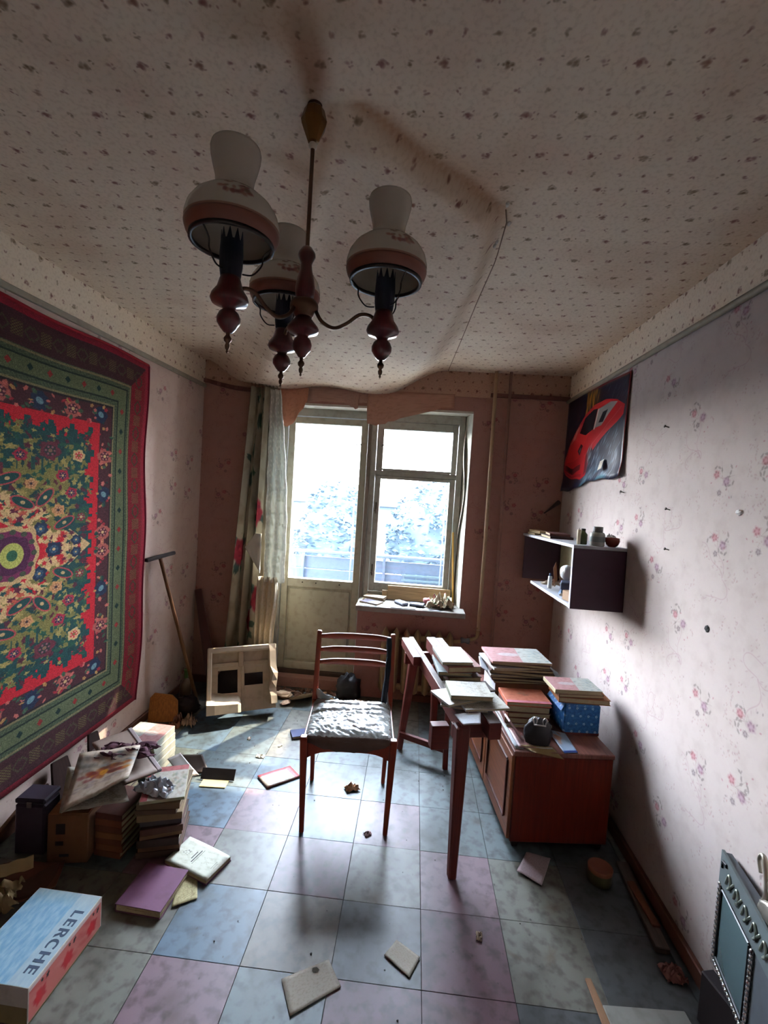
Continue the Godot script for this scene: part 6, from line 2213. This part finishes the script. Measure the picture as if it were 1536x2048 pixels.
# ---------------------------------------------------------------- far left corner, radiator and pipes
func build_corner() -> void:
	var st: SurfaceTool
	# T-handled wooden floor mop upside down against the wall
	var mp := thing("mop", "wooden T-shaped floor mop leaning head up in the left corner", "mop", Vector3(-1.434, 0, -3.12))
	var foot := Vector3(0.0, 0.012, 0.0)
	var head := Vector3(-1.612, 1.078, -2.872) - mp.position
	st = nst(true)
	tube(st, [foot, head], 0.0125, 10)
	obj("handle", st, wood(C(132, 92, 58), 0.6), mp)
	st = nst()
	beam(st, Vector3(-1.632, 1.068, -2.745) - mp.position, Vector3(-1.575, 1.090, -2.985) - mp.position, 0.030, 0.022, 0.026, 0.022, Vector3.UP, 0.005)
	obj("head_bar", st, wood(C(50, 33, 30), 0.7), mp)
	# dark board in the corner
	st = nst()
	beam(st, Vector3(0.235, 0.012, 0.165), Vector3(0, 0.735, 0), 0.085, 0.016, 0.05, 0.016, Vector3(0.3, 0, 1), 0.003)
	var bd := obj("board", st, wood(C(78, 36, 34), 0.6))
	bd.position = Vector3(-1.632, 0, -3.472)
	tag(bd, "dark narrow board leaning in the left corner behind the mop", "board")
	# moulded foam packing tray
	var fo := thing("foam_tray", "white moulded foam packing tray leaning below the curtain", "tray", Vector3(-1.292, 0.0, -2.945))
	var ux := Vector3(0.409, 0.008, -0.187).normalized()
	var uy := Vector3(-0.07, 0.90, -0.42).normalized()
	uy = (uy - ux * uy.dot(ux)).normalized()
	var uz := ux.cross(uy)
	fo.transform.basis = Basis(ux, uy, uz)
	fo.position += Vector3(0, 0.022, 0.0)
	var foam := mk("foam", C(212, 196, 172), 0.85, "dust", 2.0, true)
	var W := 0.455
	var H := 0.425
	st = nst()   # back plate around the two openings
	for q in [[0.0, 0.0, 0.07, 0.425], [0.07, 0.0, 0.20, 0.125], [0.07, 0.275, 0.20, 0.425], [0.20, 0.0, 0.245, 0.425], [0.245, 0.0, 0.37, 0.165], [0.245, 0.245, 0.37, 0.425], [0.37, 0.0, 0.455, 0.425]]:
		bx(st, Vector3(q[0], q[1], 0.0), Vector3(q[2], q[3], 0.022), 0.001)
	obj("back_plate", st, foam, fo)
	st = nst()
	bx(st, Vector3(0.0, 0.0, 0.0), Vector3(0.030, H, 0.105), 0.006)
	obj("rim", st, foam, fo)
	st = nst()
	bx(st, Vector3(0.0, H - 0.035, 0.0), Vector3(W, H, 0.105), 0.006)
	obj("rim", st, foam, fo)
	st = nst()
	var rr := []
	for k in 9:
		var v := k / 8.0
		var e := 0.004 * sin(v * 17.0) + 0.005 * sin(v * 41.0)
		rr.append(PackedVector3Array([Vector3(W - 0.045 + e, 0.03 + v * (H - 0.03), 0.0), Vector3(W, 0.03 + v * (H - 0.03), 0.0), Vector3(W + e, 0.03 + v * (H - 0.03), 0.105), Vector3(W - 0.042 + e * 2.0, 0.03 + v * (H - 0.03), 0.115 + e)]))
	loft(st, rr)
	part_label(obj("rim", st, foam, fo), "thick broken right rim of the tray")
	st = nst()   # the lit block at the lower left
	var prof := []
	for q in [[0.0, 0.165, 0.062, 0.150], [0.05, 0.140, 0.058, 0.152], [0.10, 0.128, 0.054, 0.148], [0.195, 0.122, 0.052, 0.142], [0.215, 0.105, 0.046, 0.125]]:
		prof.append(PackedVector3Array([Vector3(q[0], 0.0, 0.0), Vector3(q[0], q[1], 0.0), Vector3(q[0], q[2], q[3]), Vector3(q[0], 0.0, q[3])]))
	loft(st, prof)
	obj("corner_block", st, foam, fo)
	st = nst()
	bx(st, Vector3(0.205, 0.29, 0.02), Vector3(0.235, 0.39, 0.06), 0.004)
	bx(st, Vector3(0.03, 0.30, 0.02), Vector3(0.42, 0.325, 0.035), 0.004)
	bx(st, Vector3(0.222, 0.02, 0.02), Vector3(0.244, 0.30, 0.03), 0.003)
	obj("ribs", st, foam, fo)
	st = nst(true)
	lump(st, Vector3(0, 0.14, 0), Vector3(0.19, 0.15, 0.035), 97, 0.25, 16, 22, true)
	var ds := obj("added_dark_lump", st, paint(C(46, 32, 30), 0.8))  # added body, dark in place of the shade behind the tray
	ds.position = Vector3(-1.135, 0.0, -3.19)
	ds.rotation_degrees = Vector3(-6, 22, 0)
	tag(ds, "dark brown lump added to fill the foam tray openings with shade", "sack")
	# orange-brown panel and the dark things in front of the wall
	st = nst()
	loft(st, [PackedVector3Array([Vector3(-0.085, 0.0, -0.008), Vector3(0.10, 0.0, -0.008), Vector3(0.10, 0.0, 0.008), Vector3(-0.085, 0.0, 0.008)]), PackedVector3Array([Vector3(-0.085, 0.15, -0.008), Vector3(0.085, 0.13, -0.008), Vector3(0.085, 0.13, 0.008), Vector3(-0.085, 0.15, 0.008)]), PackedVector3Array([Vector3(-0.06, 0.18, -0.008), Vector3(0.05, 0.165, -0.008), Vector3(0.05, 0.165, 0.008), Vector3(-0.06, 0.18, 0.008)])])
	var op := obj("panel", st, wood(C(178, 112, 48), 0.5))
	op.position = Vector3(-1.545, 0.002, -2.855)
	op.rotation_degrees = Vector3(-14, 14, 0)
	tag(op, "orange-brown wooden panel leaning at the wall below the rug's corner", "panel")
	st = nst(true)
	lump(st, Vector3(0, 0.055, 0), Vector3(0.085, 0.065, 0.055), 91, 0.45, 16, 20, true)
	var db := obj("dark_bag", st, paint(C(44, 30, 36), 0.7))
	db.position = Vector3(-1.45, 0.0, -2.985)
	tag(db, "slumped dark bag between the orange panel and the foam tray", "bag")
	var bo := thing("bottle", "dusty brown bottle with green neck in the left corner", "bottle", Vector3(-1.515, 0, -3.10))
	st = nst(true)
	lathe(st, T(0, 0, 0), [V(0, 0), V(0.036, 0), V(0.040, 0.006), V(0.040, 0.13), V(0.032, 0.165), V(0.015, 0.19), V(0.013, 0.20), V(0, 0.20)], 24)
	obj("body", st, mk("brownglass", C(84, 62, 44), 0.3, "dust", 4.0, true), bo)
	st = nst(true)
	lathe(st, T(0, 0, 0), [V(0.0135, 0.198), V(0.0135, 0.245), V(0.016, 0.247), V(0.016, 0.26), V(0.010, 0.262), V(0, 0.262)], 18)
	obj("neck", st, mk("greenneck", C(70, 96, 50), 0.25), bo)
	var rg := [["crumpled cream rag at the foot of the mop", Vector3(-1.362, 0, -2.85), C(170, 140, 120), 0.08, 0.065, 0.06], ["pinkish crumpled paper leaning on the dark bag", Vector3(-1.445, 0, -2.872), C(150, 112, 100), 0.06, 0.045, 0.05], ["brown crumpled rag beside the orange panel", Vector3(-1.43, 0, -2.795), C(122, 76, 54), 0.085, 0.045, 0.045]]
	for k in 3:
		st = nst(true)
		crumpled(st, T(0, 0, 0, 30.0 * k), rg[k][3], rg[k][4], rg[k][5], 92 + k, 18, 16, 0.002)
		var o := obj("rag", st, paint(rg[k][2]))
		o.position = rg[k][1]
		tag(o, rg[k][0], "rag", "rags in the left corner")
	# plaster rubble below the balcony door
	st = nst()
	var r := RandomNumberGenerator.new()
	r.seed = 33
	for k in 110:
		var rp := Vector3(r.randf_range(-0.30, 0.19), 0.006, r.randf_range(-0.10, 0.09))
		var clear := true
		for q in [Vector2(-0.035, 0.085), Vector2(-0.185, 0.04), Vector2(0.085, -0.02), Vector2(0.165, 0.055), Vector2(-0.14, 0.15)]:
			clear = clear and q.distance_to(Vector2(rp.x, rp.z)) > 0.085
		if not clear:
			continue
		lump(st, rp, Vector3(r.randf_range(0.008, 0.035), r.randf_range(0.006, 0.018), r.randf_range(0.008, 0.028)), 600 + k, 0.6, 6, 8, true)
	var rb := obj("rubble", st, paint(C(98, 68, 50), 0.95))
	rb.position = Vector3(-0.70, 0, -3.40)
	rb.set_meta("kind", "stuff")
	tag(rb, "brown crumbled plaster and dirt under the balcony door", "rubble")
	var chunks := [
		[Vector3(-0.735, 0.002, -3.315), Vector3(0.095, 0.010, 0.075), Vector3(-32, 20, 8), C(206, 176, 136), "largest pale plaster slab tilted on the rubble"],
		[Vector3(-0.885, 0.006, -3.36), Vector3(0.06, 0.022, 0.045), Vector3(-6, -20, 0), C(190, 160, 128), "rounded pale plaster lump left of the largest slab"],
		[Vector3(-0.615, 0.004, -3.42), Vector3(0.045, 0.012, 0.035), Vector3(-20, 40, 6), C(196, 150, 104), "tan plaster piece behind the chair's left post"],
		[Vector3(-0.535, 0.004, -3.345), Vector3(0.042, 0.013, 0.035), Vector3(-34, -24, 0), C(206, 164, 112), "yellowish plaster piece right of the chair's left post"],
		[Vector3(-0.335, 0.004, -3.36), Vector3(0.05, 0.010, 0.03), Vector3(-30, 10, 0), C(200, 168, 132), "small plaster flake behind the right side of the seat"],
		[Vector3(-0.84, 0.004, -3.25), Vector3(0.04, 0.012, 0.03), Vector3(-10, 60, 0), C(178, 150, 124), "small plaster lump in front of the largest slab"]]
	for k in chunks.size():
		var q: Array = chunks[k]
		st = nst()
		lump(st, Vector3.ZERO, q[1], 640 + k, 0.5, 8, 9)
		var o := obj("plaster_chunk", st, paint(q[3], 0.95))
		o.rotation_degrees = q[2]
		o.position = q[0] + Vector3(0, q[1].y * 0.6 + absf(sin(deg_to_rad(q[2].x))) * q[1].z * 0.75, 0)
		tag(o, q[4], "plaster", "plaster pieces below the balcony door")
	st = nst(true)
	lump(st, Vector3(0, 0.085, 0), Vector3(0.09, 0.105, 0.075), 95, 0.35, 16, 20, true)
	var bb := obj("black_sack", st, paint(C(30, 28, 30), 0.5))
	bb.position = Vector3(-0.41, 0.0, -3.415)
	tag(bb, "small black sack under the left end of the window sill", "sack")
	# cast-iron radiator: seven ribs on two headers
	var ra := thing("radiator", "cream cast-iron radiator under the window sill", "radiator", Vector3(0, 0, -3.435))
	var rm := paint(C(158, 134, 96), 0.5)
	for k in 7:
		var x := -0.155 + k * 0.0795
		st = nst(true)
		var rings := []
		for q in [[0.09, 0.5], [0.10, 0.85], [0.125, 1.0], [0.50, 1.0], [0.535, 0.85], [0.552, 0.55], [0.565, 0.3], [0.575, 0.08]]:
			var ring_ := PackedVector3Array()
			for j in 14:
				var a := TAU * j / 14.0
				ring_.append(Vector3(x + cos(a) * 0.028 * q[1] * (1.0 - 0.25 * absf(sin(a))), q[0], sin(a) * 0.055 * minf(1.0, q[1] + 0.15)))
			rings.append(ring_)
		loft(st, rings)
		obj("rib", st, rm, ra)
	for y in [0.505, 0.13]:
		st = nst(true)
		tube(st, [Vector3(-0.185, y, 0), Vector3(0.35, y, 0)], 0.023, 14)
		obj("header_pipe", st, rm, ra)
	st = nst(true)
	tube(st, curve([Vector3(0.35, 0.505, 0), Vector3(0.40, 0.512, 0.0), Vector3(0.50, 0.535, -0.01), Vector3(0.525, 0.56, -0.015), Vector3(0.528, 0.62, -0.015)], 5), 0.0135, 12)
	obj("feed_pipe", st, rm, ra)
	st = nst(true)
	lathe(st, T(0.435, 0.519, 0, 0, 0, 86), [V(0.014, -0.034), V(0.022, -0.030), V(0.022, -0.014), V(0.017, -0.010), V(0.017, 0.010), V(0.022, 0.014), V(0.022, 0.030), V(0.014, 0.034)], 10)
	part_label(obj("valve", st, metal(C(120, 128, 132), 0.45), ra), "grey metal valve on the feed pipe")
	for k in 2:
		st = nst(true)
		var x: float = [0.528, 0.632][k]
		tube(st, [Vector3(x, [0.60, 0.0][k], ZF + 0.05), Vector3(x + 0.003, 1.2, ZF + 0.05), Vector3(x - 0.004, 2.52, ZF + 0.05)], [0.0135, 0.011][k], 12)
		struct("heating_pipe", st, paint([C(188, 160, 128), C(150, 112, 100)][k], 0.5))
		# rubber-lined clips that hold them
	tag(get_node("heating_pipe"), "cream vertical heating pipe right of the window", "pipe", "")
	tag(get_node("heating_pipe_001"), "thinner dull vertical pipe between heating pipe and corner", "pipe", "")

# ---------------------------------------------------------------- on the window sill
func build_sill() -> void:
	var st: SurfaceTool
	var y := 0.7405
	var b1 := book("book", 0.15, 0.013, 0.10, C(58, 48, 62), true)
	b1.position = Vector3(-0.278, y, -3.455)
	b1.rotation_degrees = Vector3(0, -26, 0)
	tag(b1, "slim dark notebook at the front left of the window sill", "notebook", "")
	pile(Vector3(-0.262, y, -3.575), -6.0, [[0.17, 0.012, 0.10, C(168, 150, 128), "buff notebook", "", 4.0], [0.165, 0.016, 0.095, C(188, 172, 150), "cream notebook", "", -6.0]], "pair at the back left of the sill", "notebooks at the back of the window sill", 2.0, 0.003)
	st = nst()
	cbox(st, T(0, 0.056, 0, 0, -10, 0), Vector3(0.49, 0.108, 0.018), 0.003)
	cbox(st, T(-0.262, 0.036, 0.004, 0, -10, 0), Vector3(0.05, 0.07, 0.012), 0.003)
	var pk := obj("plank", st, wood(C(206, 180, 138), 0.6))
	pk.position = Vector3(0.075, y, -3.617)
	tag(pk, "short cream plank leaning on the foot of the window sash", "plank")
	for k in 2:
		var ph := thing("phone_handset", ["pale-faced handset on the sill, left of the dark one", "dark round-dialled handset on the sill, next to the crumpled cloth"][k], "phone", [Vector3(-0.055, y + 0.002, -3.465), Vector3(0.065, y + 0.001, -3.46)][k], [38.0, -12.0][k], "handsets on the window sill")
		st = nst()
		cbox(st, T(0, 0.012, 0), Vector3(0.058, 0.024, 0.115) if k == 0 else Vector3(0.11, 0.016, 0.075), 0.007)
		obj("body", st, paint([C(52, 50, 62), C(30, 28, 34)][k], 0.4), ph)
		st = nst()
		cbox(st, T(0, 0.0245, 0) if k == 0 else T(0, 0.0205, 0), Vector3(0.046, 0.003, 0.10) if k == 0 else Vector3(0.10, 0.002, 0.065), 0.001)
		obj("face", st, paint([C(190, 192, 204), C(60, 58, 66)][k], 0.3), ph)
		st = nst()
		if k == 0:
			cbox(st, T(0, 0.0265, -0.026), Vector3(0.034, 0.002, 0.034), 0.0005)
		else:
			lathe(st, T(0, 0.0215, 0), [V(0, 0.002), V(0.022, 0.002), V(0.024, 0.0)], 22)
		obj("screen" if k == 0 else "dial", st, paint([C(120, 136, 150), C(150, 150, 156)][k], 0.2), ph)
	leaf4("paper", Vector3(-0.12, y, -3.46), Vector3(0.06, y, -3.47), Vector3(0.055, y, -3.362), Vector3(-0.13, y, -3.36), 0.003, mk("whitepaper", C(184, 186, 190), 0.7, "dust", 2.0), 0.0, "white paper at the front edge of the sill under the handsets", "paper")
	leaf4("paper", Vector3(-0.37, y, -3.42), Vector3(-0.19, y, -3.45), Vector3(-0.19, y, -3.37), Vector3(-0.375, y, -3.362), 0.0015, mk("whitepaper", C(184, 186, 190), 0.7, "dust", 2.0), 0.0, "white paper under the slim dark notebook on the sill", "paper")
	leaf4("paper", Vector3(0.08, y, -3.44), Vector3(0.22, y, -3.45), Vector3(0.23, y, -3.365), Vector3(0.10, y, -3.36), 0.0015, mk("whitepaper", C(184, 186, 190), 0.7, "dust", 2.0), 0.0, "white paper at the sill edge below the crumpled cloth", "paper")
	st = nst(true)
	crumpled(st, T(0, 0, 0, 8), 0.20, 0.15, 0.075, 101, 30, 26, 0.002)
	var cl := obj("cloth", st, mk("sillcloth", C(206, 196, 180), 0.9, "curtain", 1.5))
	cl.position = Vector3(0.235, y + 0.003, -3.48)
	tag(cl, "crumpled flowered cloth at the right end of the window sill", "cloth")
	st = nst(true)
	lump(st, Vector3(0, 0.02, 0), Vector3(0.028, 0.022, 0.024), 104, 0.4, 10, 12)
	var wb := obj("cloth_wad", st, paint(C(176, 108, 112)))
	wb.position = Vector3(0.135, y + 0.03, -3.455)
	tag(wb, "wadded pink scrap on the crumpled flowered cloth", "cloth")
	st = nst()
	beam(st, Vector3(0, 0, 0), Vector3(-0.035, 0.56, -0.028), 0.012, 0.012)
	var sk := obj("stick", st, wood(C(206, 160, 72), 0.5))
	sk.position = Vector3(0.342, y, -3.60)
	tag(sk, "thin yellow stick leaning in the right corner of the window", "stick")

# ---------------------------------------------------------------- papers and scraps on the floor
func build_floor_litter() -> void:
	var st: SurfaceTool
	leaf4("envelope", Vector3(-0.327, 0.001, -1.407), Vector3(-0.189, 0.001, -1.489), Vector3(-0.134, 0.001, -1.409), Vector3(-0.272, 0.001, -1.307), 0.002, mk("envelope", C(172, 164, 150), 0.8, "dust", 2.0), 0.002, "large pale envelope with a dark spot in the foreground", "envelope")
	st = nst()
	lump(st, Vector3(0, 0.001, 0), Vector3(0.011, 0.0012, 0.008), 110, 0.6, 5, 9)
	var sp := obj("stain", st, paint(C(72, 66, 54)))
	sp.reparent(get_node("envelope"))
	sp.name = "dark_spot"
	sp.position = Vector3(0.005, 0.004, -0.045)
	leaf4("card", Vector3(0.037, 0.001, -1.586), Vector3(0.12, 0.001, -1.535), Vector3(0.084, 0.001, -1.464), Vector3(-0.003, 0.001, -1.527), 0.003, mk("envelope", C(172, 164, 150), 0.8, "dust", 2.0), 0.002, "smaller pale card on the floor right of the large envelope", "card")
	leaf4("booklet", Vector3(-0.752, 0.001, -2.402), Vector3(-0.605, 0.001, -2.519), Vector3(-0.527, 0.001, -2.44), Vector3(-0.669, 0.001, -2.318), 0.008, mk("red_cover", C(214, 214, 214), 0.5, "red_cover"), 0.003, "booklet with red-edged cover on the floor left of the chair", "booklet")
	var bk := book("book", 0.12, 0.018, 0.09, C(58, 66, 104))
	bk.position = Vector3(-0.63, 0, -2.865)
	bk.rotation_degrees = Vector3(0, 24, 0)
	tag(bk, "small blue book on the floor behind the chair's left leg", "book")
	var sc := [[Vector3(-0.80, 0, -2.59), C(214, 214, 208), 0.05, 0.03, 0.012, "white paper scrap left of the chair, in front of the blue book"], [Vector3(-0.235, 0, -2.385), C(206, 158, 116), 0.075, 0.045, 0.03, "tan curled scrap on the floor under the chair"], [Vector3(-0.118, 0, -2.08), C(176, 150, 146), 0.032, 0.028, 0.010, "small pinkish scrap by the chair's right front leg"], [Vector3(-0.72, 0, -2.72), C(206, 204, 196), 0.03, 0.012, 0.008, "tiny white sliver beside the sunlit patch"], [Vector3(0.335, 0, -1.64), C(170, 150, 130), 0.035, 0.02, 0.012, "small pale scrap in front of the near table leg"], [Vector3(-0.93, 0, -2.76), C(214, 200, 180), 0.03, 0.02, 0.01, "pale crumb at the edge of the sunlit patch"]]
	for k in sc.size():
		var q: Array = sc[k]
		st = nst(true)
		crumpled(st, T(0, 0, 0, 20.0 * k), q[2], q[3], q[4], 120 + k, 10, 9, 0.001)
		var o := obj("scrap", st, paint(q[1]))
		o.position = q[0]
		tag(o, q[5], "scrap", "scraps on the floor")
	# crumbs of dirt nobody could count
	st = nst()
	var r := RandomNumberGenerator.new()
	r.seed = 12
	for k in 70:
		var p := Vector3(r.randf_range(-1.2, 0.5), 0.0015, r.randf_range(-3.2, -1.0))
		var s := r.randf_range(0.0012, 0.0038)
		lump(st, p, Vector3(s, s * 0.5, s * r.randf_range(0.6, 1.3)), 700 + k, 0.5, 4, 6, true)
	var cr := obj("floor_crumbs", st, paint(C(62, 54, 48), 0.95))
	cr.set_meta("kind", "stuff")
	tag(cr, "dark crumbs of dirt scattered over the tiled floor", "dirt")
